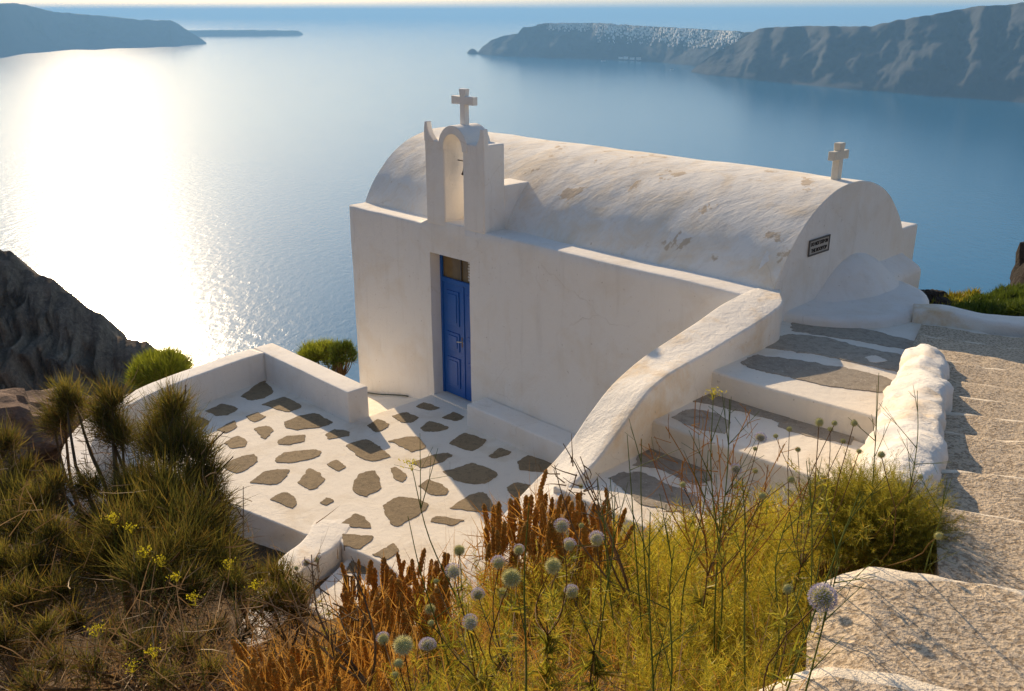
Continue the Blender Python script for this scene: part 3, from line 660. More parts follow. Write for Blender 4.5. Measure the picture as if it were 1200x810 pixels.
PAV += [r5(q) for q in [
    [(78, 255), (150, 235), (200, 262), (240, 298), (170, 315), (115, 290)], [(100, 400), (130, 362), (182, 348), (208, 410), (150, 443), (110, 430)],
    [(55, 545), (115, 508), (150, 520), (172, 557), (110, 555)], [(65, 580), (182, 590), (130, 633), (70, 622)], [(180, 655), (250, 617), (270, 640), (232, 672)],
    [(5, 218), (40, 198), (92, 207), (85, 222), (20, 233)], [(160, 185), (195, 160), (240, 178), (220, 198), (185, 207)],
    [(335, 115), (365, 99), (420, 120), (380, 129)], [(245, 150), (300, 137), (347, 155), (315, 173), (280, 170)], [(430, 155), (470, 135), (510, 152), (480, 167)],
    [(350, 193), (385, 168), (455, 190), (420, 205), (370, 205)], [(235, 240), (310, 223), (345, 228), (370, 262), (320, 280), (285, 262)],
    [(315, 320), (400, 290), (450, 285), (468, 295), (430, 315), (360, 339)], [(455, 250), (510, 212), (592, 238), (540, 278)], [(598, 297), (640, 267), (680, 280), (665, 292), (620, 303)],
    [(432, 352), (480, 340), (545, 322), (610, 345), (635, 362), (600, 390), (540, 398), (470, 380)], [(707, 318), (745, 294), (832, 322), (800, 352), (715, 347)],
    [(665, 412), (700, 394), (750, 402), (725, 445), (700, 455), (680, 440)], [(460, 485), (520, 445), (580, 427), (610, 455), (625, 490), (570, 500)],
    [(340, 405), (385, 380), (450, 415), (440, 438), (395, 437)], [(212, 475), (275, 443), (345, 455), (383, 472), (360, 500), (265, 552), (230, 520)],
    [(240, 340), (265, 338), (305, 370), (280, 390), (255, 375)], [(388, 535), (415, 515), (510, 530), (470, 548)]]]
def slab_piece(pts, z, name, mat, parent, th=.009, jit=.024, base=.05):
    P = np.array([Zp(x, y, z)[:2] for x, y in pts]); P = P.mean(0) + (P - P.mean(0)) * (1.1 if name == 'cement_patch' else 1.0); NS = 16; Q = catmull(np.vstack([P, P[:1]]), NS)[:-1]
    # keep the corners fairly crisp: blend spline with polygon
    n = len(P); th = th + (random.random() * .006 if name == 'cement_patch' else 0); base = base + th * 1.7; lin = np.array([P[i] + (P[(i + 1) % n] - P[i]) * k / NS for i in range(n) for k in range(NS)]); Q = Q * .45 + lin * .55
    s_ = random.random() * 50
    for i in range(len(Q)):
        d = noise.noise_vector(Vector((Q[i][0] * 9 + s_, Q[i][1] * 9, 0))); e_ = noise.noise_vector(Vector((Q[i][0] * 32 + s_, Q[i][1] * 32, 0))); Q[i] += np.array([d.x + .5 * e_.x, d.y + .5 * e_.y]) * jit
    o = fixn(mk(name, *prism([tuple(q) for q in Q], z - base, z + th, 2), mat, parent))
    bm = bmesh.new(); bm.from_mesh(o.data); bmesh.ops.triangulate(bm, faces=[f for f in bm.faces if len(f.verts) > 4], ngon_method='EAR_CLIP'); bm.to_mesh(o.data); bm.free(); return o
for q in PAV: slab_piece(q, 0.0, 'paving_stone', 'paver', terr)
slab_piece(r5([(90, 690), (125, 655), (235, 685), (185, 722), (80, 722)]), -.17, 'paving_stone', 'paver', terr)

# parapets
def wallthing(name, pts, width, zt, zb, label, mat='plaster', r=.03, wo=.010, group=None, crown=0, n=8, cat='wall'):
    P = np.array([p[:2] for p in pts], float); T = np.gradient(P, axis=0); T = unit(T); N = np.c_[-T[:, 1], T[:, 0]]
    if np.isscalar(zt): zt = [zt] * len(P)
    if np.isscalar(zb): zb = [zb] * len(P)
    if np.isscalar(width): width = [width] * len(P)
    st = [(*(p + nn * w_ / 2), *(p - nn * w_ / 2), a, b_) for p, nn, a, b_, w_ in zip(P, N, zt, zb, width)]
    Vv, F = sweepwall(st, r, n, wo, 1.6, 4, crown)
    return fixn(mk(name, Vv, F, mat, smooth=True, label=label, cat=cat, group=group))
v_, f_ = rbox(-3.62, -.84, -1.62, -1.25, -.7, .5, .022, .14)
mk('parapet_wall', wob(B(v_), .008, 1.4), f_, 'plaster', smooth=True, label='straight white parapet closing the seaward side of the terrace near the chapel', cat='wall', group='low white walls round the terrace')
pl = [b1(*p, 0) for p in [(-3.44, -1.64), (-3.38, -2.2), (-3.2, -3.1), (-3.0, -3.8), (-2.65, -4.45), (-2.15, -5.0), (-1.5, -5.35), (-.7, -5.5)]]
wallthing('parapet_wall', pl, .36, [.498, .498, .498, .50, .50, .48, .48, .45], -.9, 'white parapet on the left side of the terrace running into the dark bush', group='low white walls round the terrace')
# curved kerb wall at near edge of the terrace, round the planted hollow
pl = [Zp(405, 590, -.05), Zp(391, 612, .0), Zp(374, 636, .0), Zp(346, 656, .02), Zp(322, 680, .08), Zp(302, 710, .15), Zp(288, 750, .25)]
wallthing('kerb_wall', pl, [.50, .52, .46, .40, .34, .30, .28], [-.07, .004, .008, .012, .03, .08, .16], -.8, 'low white kerb wall with a rounded end curling round the planted hollow', 'plaster_worn', .05, .012)

# sloping plaster strip between chapel and parapet
rows = []
for i in range(20):
    for j in range(8):
        u_ = -3.4 + 2.56 * i / 19; v__ = -1.27 + 1.29 * j / 7; rows.append((u_, v__, -.62 + .50 * min(1, max(0, (u_ + 2.9) / 2.0)) ** .8))
I = np.arange(160).reshape(20, 8)
mk('side_ramp', wob(B(rows), .015), [tuple(q) for q in np.stack([I[:-1, :-1], I[1:, :-1], I[1:, 1:], I[:-1, 1:]], -1).reshape(-1, 4)], 'plaster_floor', smooth=True, kind='structure')
hp = [b1(u_, -.06 - .03 * math.sin(u_ * 5), -.60 + .50 * min(1, max(0, (u_ + 2.9) / 2.0)) ** .8 + .012) for u_ in np.linspace(-2.8, -1.45, 18)]
P, Fq = tube(hp, .012, 8); hs = mk('hose', P, Fq, 'hose_green', smooth=True, label='thin dark hose lying at the foot of the chapel wall beside the parapet', cat='hose')

# ================================================================== CHAPEL STAIRS
stairs = struct('stairs', b1(6, -2, 0))
def plate(poly, z0, z1, parent, name='step', mat='plaster_floor', r=.025, cell=.12):
    Vv, F = prism(poly, z0, z1, 2); return fixn(mk(name, B(Vv), F, mat, parent, bevel=r))
plate([(4.72, 2.6), (4.72, .2), (5.0, -1.29), (5.16, -1.29), (5.9, -1.28), (6.9, -1.20), (7.3, -1.18), (7.6, .5), (7.6, 1.6), (6.7, 1.95), (6.1, 2.15), (5.6, 2.6)], .6, 2.45, stairs, 'landing')
for k, (va, vb, z) in enumerate([(-1.25, -2.24, 2.2), (-2.18, -3.45, 1.90), (-3.4, -4.2, 1.55), (-4.1, -5.1, 1.2)]):
    plate([(5.1, va), (5.1, vb), (5.9, vb + .01), (6.9, vb + .05), (7.9, vb + .06), (7.9, va)], .4, z, stairs)
q1 = lambda L: [(830 + x / 4.444, 340 + y / 4.444) for x, y in L]
q6 = lambda L: [(620 + x / 3.117, 340 + y / 3.117) for x, y in L]
q7 = lambda L: [(820 + x / 2.892, 340 + y / 2.892) for x, y in L]
for q, z in [(q1([(465, 165), (520, 142), (600, 150), (720, 182), (810, 205), (1000, 252), (1125, 285), (1110, 298), (1020, 305), (800, 265), (600, 235), (465, 212)]), 2.45),
             (q1([(300, 300), (370, 262), (430, 240), (600, 255), (820, 310), (985, 345), (960, 418), (830, 390), (560, 335), (480, 325), (390, 310)]), 2.45),
             (q1([(200, 380), (260, 350), (330, 355), (560, 385), (800, 430), (930, 470), (900, 525), (650, 500), (400, 445), (230, 405)]), 2.45),
             (q6([(625, 410), (680, 365), (760, 370), (830, 410), (900, 440), (935, 455), (930, 480), (800, 450), (700, 425)]), 2.2),
             (q6([(540, 465), (590, 440), (660, 450), (720, 480), (715, 520), (640, 510), (560, 485)]), 2.2),
             (q7([(290, 425), (400, 450), (520, 480), (500, 520), (400, 500), (280, 465)]), 2.2),
             (q6([(400, 640), (440, 560), (500, 560), (590, 620), (660, 690), (600, 700), (500, 660)]), 1.90), (q6([(300, 690), (400, 670), (520, 720), (600, 760), (560, 810), (400, 770)]), 1.90)]:
    slab_piece(q, z, 'cement_patch', 'patch_concrete', stairs, .005, .036)
slab_piece(q1([(815, 352), (870, 345), (930, 370), (890, 382), (840, 374)]), 2.456, 'whitewash_patch', 'plaster_floor', stairs, .009, .02, .004)

# ================================================================== PATH with low rising steps
path = struct('stone_path', (4, 5, 2.5))
LN = [((1096, 381), (1200, 398), 2.5), ((1098, 393), (1200, 412), 2.66), ((1098, 408), (1200, 428), 2.88), ((1113, 422), (1200, 438.5), 3.05), ((1127, 444.6), (1200, 453), 3.2), ((1120, 463), (1198, 472), 3.32), ((1117, 481), (1200, 493.6), 3.46),
      ((1107, 502), (1163, 508), 3.6), ((1097, 545), (1153, 552), 3.78), ((1080, 585), (1200, 606), 3.93), ((962, 640), (1200, 678), 4.08), ((905, 742), (1135, 800), 4.25)]
for k, (a, b_, z) in enumerate(LN):
    A = Zp(*a, z); Bq = Zp(*b_, z); d = unit((Bq - A)[:2]); d = unit(d * .5 + unit(np.array([.92, -.38])) * .5); nrm = np.array([d[1], -d[0]])
    if nrm[1] > 0: nrm = -nrm
    dep = 1.0 if k < 10 else 1.6
    ext = -.14 if k < 9 else (.06 if k == 9 else 0)
    A2 = A[:2] + d * ext; LW = 4.2; us_ = np.concatenate([np.linspace(0, 1.2, 60), np.linspace(1.25, LW, 40)]); rows = []
    for s in us_:
        wv = .05 * noise.noise(Vector((s * 1.3, k * 7.1, 0))) + .022 * noise.noise(Vector((s * 6, k * 3.1, 0)))
        edge = max(.006, .034 + .04 * noise.noise(Vector((s * (5 if k < 10 else 3), k * 2.7, 5)))) * (1 if k < 10 else 1.1)
        ys = [0, .012, .012 + edge, .10, .2, .32, .45, .6, .8, 1.]
        q = max(0, .36 - s) if k >= 10 else 0
        base_ = A2 + d * s + nrm * (wv + .8 * q * q); zd = .5 * max(0, .16 - s) if k >= 10 else 0
        rows.append((*base_, z - .6)); rows.append((*base_, z - .035 - zd))
        for y in ys: rows.append((*(base_ + nrm * (y * dep + .008)), z - zd - (.020 if y == 0 else .007 if y == .012 else 0) + .016 * noise.noise(Vector((s * 2, y * 3, k)))))
        rows.append((*(base_ + nrm * dep), z - .6))
    m_ = 13; P = wob(rows, .012, 5); I = np.arange(len(rows)).reshape(len(us_), m_)
    F = [tuple(q) for q in np.stack([I[:-1, :-1], I[:-1, 1:], I[1:, 1:], I[1:, :-1]], -1).reshape(-1, 4)] + [tuple(I[0]), tuple(I[-1])]
    o = fixn(mk('step', P, F, 'path_cement', path, smooth=True)); o.data.materials.append(MATS['edge_lime']); o.data.set_sharp_from_angle(angle=R(55))
    mi = np.zeros(len(F), int); mi[:(len(us_) - 1) * (m_ - 1)] = np.tile([1 if 1 <= j <= 3 else 0 for j in range(m_ - 1)], len(us_) - 1); o.data.polygons.foreach_set('material_index', mi)

# lumpy whitewashed rock wall between stairs and path
st = []
for l_, r_, z in (((1064, 404), (1106, 406), 3.15), ((1060, 412), (1110, 414), 3.24), ((1046, 440), (1114, 436), 3.42), ((1034, 470), (1115, 462), 3.58), ((1016, 505), (1111, 495), 3.74), ((1006, 540), (1101, 527), 3.88), ((1004, 575), (1093, 562), 3.94), ((1010, 605), (1080, 595), 3.86)):
    a_, b_ = Zp(*l_, z), Zp(*r_, z); st.append((a_[0], a_[1], b_[0], b_[1], z, z - 1.1))
Vv, F = sweepwall(st, .10, 10, .045, 2.6, 6, .03); Vv = wob(wob(Vv, .024, 9.), .010, 24.)
fixn(mk('rubble_wall', Vv, F, 'plaster_worn', smooth=True, label='lumpy whitewashed rubble wall between the chapel steps and the pebbly path', cat='wall'))
# low wall behind the landing
pl = [(4.72, 10.55, 0), (5.05, 10.42, 0), (5.45, 10.22, 0), (5.9, 10.1, 0), (6.5, 10.15, 0), (7.4, 10.5, 0), (8.5, 11, 0)]
wallthing('boundary_wall', pl, .34, [2.60, 2.62, 2.58, 2.58, 2.66, 2.85, 3.1], 1.6, 'low rounded white wall behind the path at the right edge', 'plaster_worn', .06, .02)

# boulders
up_ = np.array([0, 0, 1.])
def boulder(c, s, label, mat='boulder_dark', group=None, seed=0):
    import bmesh
    bm = bmesh.new(); bmesh.ops.create_icosphere(bm, subdivisions=4, radius=1)
    P = np.array([v.co[:] for v in bm.verts]); F = [tuple(v.index for v in f.verts) for f in bm.faces]; bm.free()
    Q = []
    for p in P:
        q = Vector(p); cell = noise.cell_vector(q * 1.3 + Vector((seed, 0, 0))); f = 1 + .35 * noise.noise(q * 1.4 + Vector((seed, 0, 0))) + .18 * noise.noise(q * 4 + Vector((seed, 0, 0)))
        Q.append(np.array(p) * f * np.array(s))
    return mk('boulder', np.array(Q) + np.array(c), F, mat, label=label, cat='rock', group=group)
for k, (x, y, Y, s, lab) in enumerate([(1087, 349, 12.4, .16, 'small dark boulder half hidden behind the corner of the chapel'), (1098, 348, 12.6, .15, 'dark roundish boulder on the rust brown bank right of the chapel'), (1104, 357, 11.8, .12, 'flat dark boulder lowest on the rust brown bank by the white wall'),
                                  (1252, 305, 15.5, .62, 'large dark jagged rock rising at the right edge above the green cushion plants')]):
    p = Yp(x, y, Y)
    if s > .5: p = Yp(x, 276, Y) - up_ * 1.05
    boulder(p, (s, s, s * .7) if s < .5 else (.72, .72, 1.15), lab, seed=k * 9.3)

# ================================================================== PLANTS
def sprig_template(n=34, L=1., nl=.22, wd=.012, up_=.7, droop=.25):
    t_ = np.linspace(.08, 1, n); a = rng.uniform(0, 6.28, n); base = np.c_[np.zeros(n), droop * t_ ** 2 * .3, t_ * L]
    d = np.c_[np.cos(a), np.sin(a), np.full(n, up_)]
    v1, f1 = blades(base, d, nl * (1.15 - t_ * .6), wd, np.c_[np.zeros((n, 2)), np.full(n, .2)], 1)
    v2, f2 = blades(np.zeros((2, 3)), np.tile(up, (2, 1)), 1.0, wd * 1.6, np.tile([0, droop * .3, 0], (2, 1)), 3)
    return joint([(v1, f1), (v2, f2)])
def needle_tuft(c, r_, out, n, wd=.0035):
    d = unit(rng.normal(size=(n, 3)) * .72 + out * .85 + up * .12); base = np.array(c) - out * r_ * .55 + rng.normal(size=(n, 3)) * r_ * .22 + d * r_ * rng.uniform(0, .5, (n, 1))
    L = r_ * rng.uniform(.45, 1.05, n); bend = up * rng.uniform(0, .25, (n, 1)) + rng.normal(size=(n, 3)) * .08
    return blades(base, d, L, wd * rng.uniform(.6, 1.2, n), bend, 2)
def limb(a, b_, r0, r1, k=7, sag=.12, wn=.03):
    a, b_ = np.array(a), np.array(b_); t_ = np.linspace(0, 1, k)[:, None]; L = np.linalg.norm(b_ - a)
    P = a + (b_ - a) * t_; P += np.sin(np.pi * t_) * np.array([rng.normal() * wn * 3, rng.normal() * wn * 3, -sag * rng.uniform(.2, 1)]) * L + rng.normal(size=(k, 3)) * wn * .25 * L * np.sin(np.pi * t_)
    return tube(P, np.linspace(r0, r1, k), 5)

def tuft_bush(name, label, cat, root, tufts, mat='broom_needles', dens=980, r0=.035, group=None, wd=.0036, dead=0):
    th = thing(name, label, cat, root, group); root = np.array(root); Ts = []; Bs = []
    cen = np.mean([c for c, r_ in tufts], axis=0) - up * .25
    hubs = [root + (cen - root) * f + rng.normal(size=3) * .12 for f in (.35, .5, .65, .8)]
    for h_ in hubs: Bs.append(limb(root, h_, r0, r0 * .6))
    for c, r_ in tufts:
        c = np.array(c); out = unit(unit(c - cen) * .8 + up * .8)
        Ts.append(needle_tuft(c, r_, out, int(dens * (r_ / .2) ** 1.3) + 60, wd))
        h_ = hubs[np.argmin([np.linalg.norm(h_ - c) for h_ in hubs])]; Bs.append(limb(h_, c - out * r_ * .5, r0 * .5, .006, 8, .1))
        for _ in range(5): e = c - out * r_ * .1 + rng.normal(size=3) * r_ * .4; Bs.append(limb(c - out * r_ * .6, e, .006, .003, 5, .05))
    Vv, F = joint(Bs); mk('branches', Vv, F, 'brown_stem', th, smooth=True)
    Vv, F = joint(Ts); mk('foliage', Vv, F, mat, th)
    if dead:
        Vv, F = joint([needle_tuft(np.array(c) - up * r_ * .35, r_ * .9, unit(unit(np.array(c) - cen) * .8 + up * .5), 110, wd * .9) for c, r_ in tufts]); mk('dry_needles', Vv, F, 'dead_twigs', th, kind='stuff')
        cs = np.array([c for c, _ in tufts]); i = rng.integers(0, len(cs), dead); f = rng.uniform(.25, .95, (dead, 1))
        base = root + (cs[i] - root) * f + rng.normal(size=(dead, 3)) * .12; d = unit(rng.normal(size=(dead, 3)) + up * .3)
        Vv, F = blades(base, d, rng.uniform(.06, .22, dead), .005, rng.normal(size=(dead, 3)) * .25, 3); mk('dead_twigs', Vv, F, 'dead_twigs', th, kind='stuff')
    return th
def T(lst, j=0): return [(Yp(x, y, Y), r_ * Y / 1000) for x, y, r_, Y in lst]
big = [(75, 466, 20, 5.0), (130, 470, 24, 4.9), (205, 478, 26, 4.8), (240, 532, 24, 4.6), (258, 596, 26, 4.4), (248, 558, 26, 4.5), (72, 488, 26, 5.0), (60, 500, 18, 5.0), (88, 476, 18, 5.0), (128, 500, 28, 4.9), (118, 488, 22, 4.9), (142, 515, 22, 4.8), (196, 498, 32, 4.8), (180, 520, 28, 4.7), (222, 512, 26, 4.7), (205, 530, 28, 4.6), (165, 570, 34, 4.4), (150, 590, 36, 4.3), (205, 578, 40, 4.3), (185, 610, 42, 4.1), (232, 560, 22, 4.5), (248, 580, 22, 4.4),
       (232, 620, 42, 4.0), (140, 632, 40, 3.8), (108, 622, 34, 4.2), (210, 655, 46, 3.7), (262, 630, 30, 4.1), (262, 664, 34, 3.8), (170, 680, 46, 3.5), (120, 672, 44, 3.7), (222, 700, 38, 3.5), (275, 695, 26, 3.6), (100, 575, 24, 4.4)]
tuft_bush('broom_bush', 'big dark olive broom bush with spiky needle tufts in front of the terrace', 'bush', (-2.0, 4.2, gr(-2.0, 4.2)), [(c + up * .05, r_ * 1.14) for c, r_ in T(big)], dead=2600)
lef = [(4, 512, 26, 4.6), (-16, 530, 26, 4.6), (26, 545, 24, 4.5), (8, 570, 32, 4.3), (44, 580, 32, 4.2), (66, 560, 22, 4.3), (20, 610, 34, 4.0), (62, 618, 34, 3.9), (-12, 600, 34, 4.1), (90, 645, 30, 3.8), (40, 655, 36, 3.7), (-5, 655, 34, 3.7), (72, 690, 34, 3.5), (22, 700, 36, 3.4), (-20, 705, 36, 3.3), (0, 748, 34, 3.1), (52, 738, 32, 3.1), (88, 728, 26, 3.3), (-40, 640, 40, 3.8)]
tuft_bush('broom_bush', 'dark needle tufted bush cut by the left edge of the picture', 'bush', (-2.5, 3.5, gr(-2.5, 3.5)), T(lef), dead=2600)
sm = [(300, 675, 26, 4.3), (325, 668, 28, 4.3), (345, 690, 28, 4.2), (318, 700, 32, 4.1), (290, 700, 26, 4.2), (350, 708, 22, 4.1)]
tuft_bush('broom_bush', 'small rounded needle tufted bush with bare crooked stems before the kerb wall', 'bush', (-.95, 3.9, gr(-.95, 3.9)), T(sm), r0=.014, dead=500)
fk = [(160, 755, 34, 3.0), (100, 780, 34, 2.8), (220, 750, 30, 3.0), (60, 770, 30, 2.8), (130, 735, 26, 3.2), (190, 790, 30, 2.7), (250, 780, 28, 2.8), (255, 735, 24, 3.3), (30, 800, 30, 2.6), (180, 725, 24, 3.4), (290, 735, 22, 3.5)]
tuft_bush('broom_bush', 'low dark tufts at the bottom left below the big broom bush', 'bush', (-1.1, 3.0, gr(-1.1, 3.0)), T(fk), r0=.012, dens=420, dead=2600)
# bushes beyond the parapet and beside the chapel
def round_bush(label, cx, cy, rx_, ry_, Y, mat, n=26, dens=420, wd=.006, name='round_shrub'):
    c0 = Yp(cx, cy, Y); tf = []
    for k in range(n):
        a = rng.uniform(0, 6.28); e = rng.uniform(-.1, 1); rr = math.sqrt(1 - min(1, e * e)) if e > 0 else 1
        tf.append((c0 + np.array([math.cos(a) * rr * rx_ * Y / 1100 * .75, math.sin(a) * rr * rx_ * Y / 1100 * .7, e * ry_ * Y / 1100 * .8]), max(rx_, ry_) * .30 * Y / 1100))
    return tuft_bush(name, label, 'bush', (c0[0], c0[1], gr(c0[0], c0[1])), tf, mat, dens, .03, wd=wd)
round_bush('sunlit yellow green shrub just beyond the left parapet', 190, 440, 46, 34, 15.5, 'bright_shrub', 70, 130, .009)
round_bush('low green shrub between the parapet and the chapel corner', 376, 422, 36, 24, 18, 'bright_shrub', 44, 130, .012)
round_bush('green shrub pressed against the left corner of the chapel', 402, 420, 18, 26, 17.2, 'green_cushion', 30, 130, .012)
def cushion(label, pts, Y, mat='green_cushion', n=9000):
    c = [Yp(x, y, yy) for x, y, yy in pts]; root = np.mean(c, axis=0); th = thing('cushion_plant', label, 'plant', (root[0], root[1], gr(root[0], root[1])))
    i = rng.integers(0, len(c), n); f = rng.uniform(0, 1, (n, 1)); j = (i + 1) % len(c); base = np.array(c)[i] * f + np.array(c)[j] * (1 - f); base = base * (1 - .5 * rng.uniform(0, 1, (n, 1))) + root * .5 * rng.uniform(0, 1, (n, 1)) if False else base * .6 + root * .4 + (base - root) * .4 * rng.uniform(-1, 1, (n, 1))
    base[:, 2] += .08 * np.array([noise.noise(Vector((b[0] * 3, b[1] * 3, 0))) for b in base]); base -= up * rng.uniform(0, .12, (n, 1))
    Vv, F = blades(base, unit(rng.normal(size=(n, 3)) * .7 + up), rng.uniform(.05, .13, n), .018, rng.normal(size=(n, 3)) * .1, 2); mk('foliage', Vv, F, mat, th)
    return th
cushion('glossy green cushion plants on the bank above the boundary wall', [(1105, 366, 11.4), (1130, 356, 12.2), (1160, 346, 12.6), (1200, 333, 12.8), (1240, 330, 12.8), (1240, 366, 11.2), (1200, 362, 11.0), (1160, 368, 11.2)], 12, n=22000)
cushion('rust coloured dry growth on the bank just right of the chapel corner', [(1086, 366, 11.6), (1090, 352, 12.6), (1125, 346, 13.0), (1150, 340, 13.2), (1130, 356, 12.2), (1100, 368, 11.3)], 12, 'olive_feathery', 7000)

# ground cover: dry grass, feathery herbs
def area(n, x0, x1, y0, y1, lo=None):
    out = np.zeros((0, 2))
    while len(out) < n:
        P = np.c_[rng.uniform(x0, x1, n), rng.uniform(y0, y1, n)]
        # keep clear of the path, the stairs and the terrace
        edge = .34 + (P[:, 1] - 1.2) * .42
        u_ = (P - O[:2]) @ U[:2]; v__ = (P - O[:2]) @ V[:2]
        ok = (P[:, 0] < edge) & ~((u_ > 4.6) & (u_ < 7.4) & (v__ > -3.35)) & ~((u_ < 5.1) & (v__ > -4.9)) & (P[:, 1] > 1.0)
        out = np.vstack([out, P[ok]])
    return out[:n]
Pq = area(26000, -3.2, 2.6, 1.2, 7.6); z = ground(Pq[:, 0], Pq[:, 1]); n = len(Pq)
cl = np.array([noise.noise(Vector((p[0] * 2.2, p[1] * 2.2, 3))) for p in Pq])
Vv, F = blades(np.c_[Pq, z - .02], unit(rng.normal(size=(n, 3)) * .55 + up), rng.uniform(.10, .30, n) * (1 + cl) * (1 + .5 * np.clip((Pq[:, 1] - 2.2) / 2.5, 0, 1)), .0045, rng.normal(size=(n, 3)) * .35 - up * .15, 3)
mk('dry_grass', Vv, F, 'dry_grass', kind='stuff', label='tawny orange dry grass on the slope below the viewer', cat='grass')
Pq = area(5200, -3.0, 2.3, 1.2, 6.4); n = len(Pq)
Vv, F = blades(np.c_[Pq, ground(Pq[:, 0], Pq[:, 1]) + rng.uniform(0, .16, n)], unit(rng.normal(size=(n, 3)) + up * .25), rng.uniform(.08, .26, n), .004, rng.normal(size=(n, 3)) * .4, 3)
mk('dry_litter', Vv, F, 'dead_twigs', kind='stuff', label='pale broken stems and litter tangled through the undergrowth', cat='litter')
tv, tf = sprig_template(64, 1, .15, .009)
Pq = area(8000, -.6, 2.4, 1.2, 6.4); dens = np.array([noise.noise(Vector((p[0] * 2.4, p[1] * 2.4, 8))) for p in Pq]) * 1.3 + .10 + .6 * (Pq[:, 0] - .4)
Pq = Pq[(dens > 0) & (Pq[:, 0] > -.35)]; n = len(Pq); z = ground(Pq[:, 0], Pq[:, 1])
Vv, F = scatter(tv, tf, np.c_[Pq, z - .02], unit(rng.normal(size=(n, 3)) * .38 + up), rng.uniform(.14, .34, n) * (1 + .75 * np.clip((Pq[:, 1] - 2.2) / 2.5, 0, 1)))
mk('feathery_herbs', Vv, F, 'feathery', kind='stuff', label='yellow green feathery herbs covering the slope in the middle', cat='herbs')
Pq = area(3600, -3.2, -.2, 1.2, 5.5); n = len(Pq)
Vv, F = scatter(tv, tf, np.c_[Pq, ground(Pq[:, 0], Pq[:, 1]) - .02], unit(rng.normal(size=(n, 3)) * .5 + up), rng.uniform(.10, .26, n))
mk('wild_herbs', Vv, F, 'olive_feathery', kind='stuff', label='olive and rust coloured low herbs among the dry grass', cat='herbs')
# feathery shrub beside the rubble wall
th = thing('feathery_shrub', 'dense rust and green feathery shrub at the foot of the rubble wall', 'bush', (1.35, 3.4, gr(1.35, 3.4)))
n = 2400; a = rng.uniform(0, 6.28, n); e = rng.uniform(.05, 1, n); dirs = np.c_[np.cos(a) * np.sqrt(1 - e * e), np.sin(a) * np.sqrt(1 - e * e), e]
tv2, tf2 = sprig_template(64, 1, .15, .009, .6, .9); c0 = Yp(1022, 625, 3.35)
pos = c0 + dirs * np.array([.30, .32, .27]) * rng.uniform(.15, .85, (n, 1)) - up * .06
Vv, F = scatter(tv2, tf2, pos, unit(dirs + rng.normal(size=(n, 3)) * .5 + up * .3), rng.uniform(.08, .20, n)); mk('foliage', Vv, F, 'olive_feathery', th)
Vv, F = joint([limb((1.35, 3.4, gr(1.35, 3.4)), pos[i], .008, .003) for i in range(60)]); mk('branches', Vv, F, 'brown_stem', th)

# rust coloured seed spikes
n = 330; t_ = np.linspace(0, 1, n); a = np.arange(n) * 2.399; rr = .0135 * np.sqrt(np.clip(1.04 - t_ ** 9, 0, 1)) * (1 + .22 * np.sin(t_ * 44)) ; core = np.c_[rr * np.cos(a), rr * np.sin(a), t_ * .16]
oct_v = np.array([(1, 0, 0), (-1, 0, 0), (0, 1, 0), (0, -1, 0), (0, 0, 1), (0, 0, -1)], float) * .0048; oct_f = np.array([(0, 2, 4), (2, 1, 4), (1, 3, 4), (3, 0, 4), (2, 0, 5), (1, 2, 5), (3, 1, 5), (0, 3, 5)])
sv, sf = scatter(oct_v, oct_f, core, rng.normal(size=(n, 3)), rng.uniform(.7, 1.3, n)); st1, sf1 = tube([(0, 0, -.25), (0, 0, 0), (0, 0, .16)], .004, 4)
sv, sf = joint([(sv, sf), (st1, sf1)])
spike_me = bpy.data.meshes.new('flower_spike'); spike_me.from_pydata([tuple(v) for v in sv], [], [tuple(int(i) for i in f) for f in sf]); spike_me.materials.append(MATS['rust_seed'])
def spikes(label, spots, n_leaf=700, root=None):
    tips = [Yp(x, y, Y) for x, y, Y, s in spots]; rt = np.mean(tips, axis=0); rt[2] = gr(rt[0], rt[1])
    th = thing('dock_plant', label, 'plant', rt, 'rust coloured seed spiked plants')
    for (x, y, Y, s), p in zip(spots, tips):
        o = bpy.data.objects.new('flower_spike', spike_me); C.objects.link(o); o.parent = th; o.location = tuple(p - rt - up * .15 * s)
        o.rotation_euler = (random.gauss(0, .12), random.gauss(0, .16), random.uniform(0, 6.28)); o.scale = (s * random.uniform(.55, 1.0), s * random.uniform(.55, 1.0), s * random.uniform(.55, 1.2))
    c = np.array(tips)[rng.integers(0, len(tips), n_leaf)] - up * .25 + rng.normal(size=(n_leaf, 3)) * .06
    Vv, F = blades(c, unit(rng.normal(size=(n_leaf, 3)) * .5 + up * .8), rng.uniform(.1, .25, n_leaf), .006, rng.normal(size=(n_leaf, 3)) * .2, 3); mk('leaves', Vv, F, 'dry_grass', th)
def grid_spots(cx0, cx1, y_at, Y0, n, s, rows=2, dy=18):
    out = []
    for r_ in range(rows):
        for k in range(n):
            x = cx0 + (cx1 - cx0) * (k + rng.uniform(-.3, .3)) / n; out.append((x, y_at(x) + r_ * dy + rng.normal() * 9, Y0 - r_ * .22 + rng.normal() * .08, s))
    return out
spikes('upper clump of rust brown seed spikes against the base of the stair wall', grid_spots(572, 730, lambda x: 600 - 22 * math.sin((x - 560) / 170 * 3.1), 4.3, 26, 1.0, 3, 16))
spikes('middle bank of rust brown seed spikes just below the terrace entrance steps', grid_spots(402, 530, lambda x: 668 - (x - 400) * .22 + 8, 4.2, 22, 1.0, 4, 17))
spikes('short rust brown seed spikes along the bottom edge near the dark bush', grid_spots(285, 400, lambda x: 760, 2.9, 18, .7, 3, 15))
spikes('sparse rust brown seed spikes low between the thistles at bottom centre', grid_spots(400, 470, lambda x: 738, 3.1, 9, .7, 2, 20))

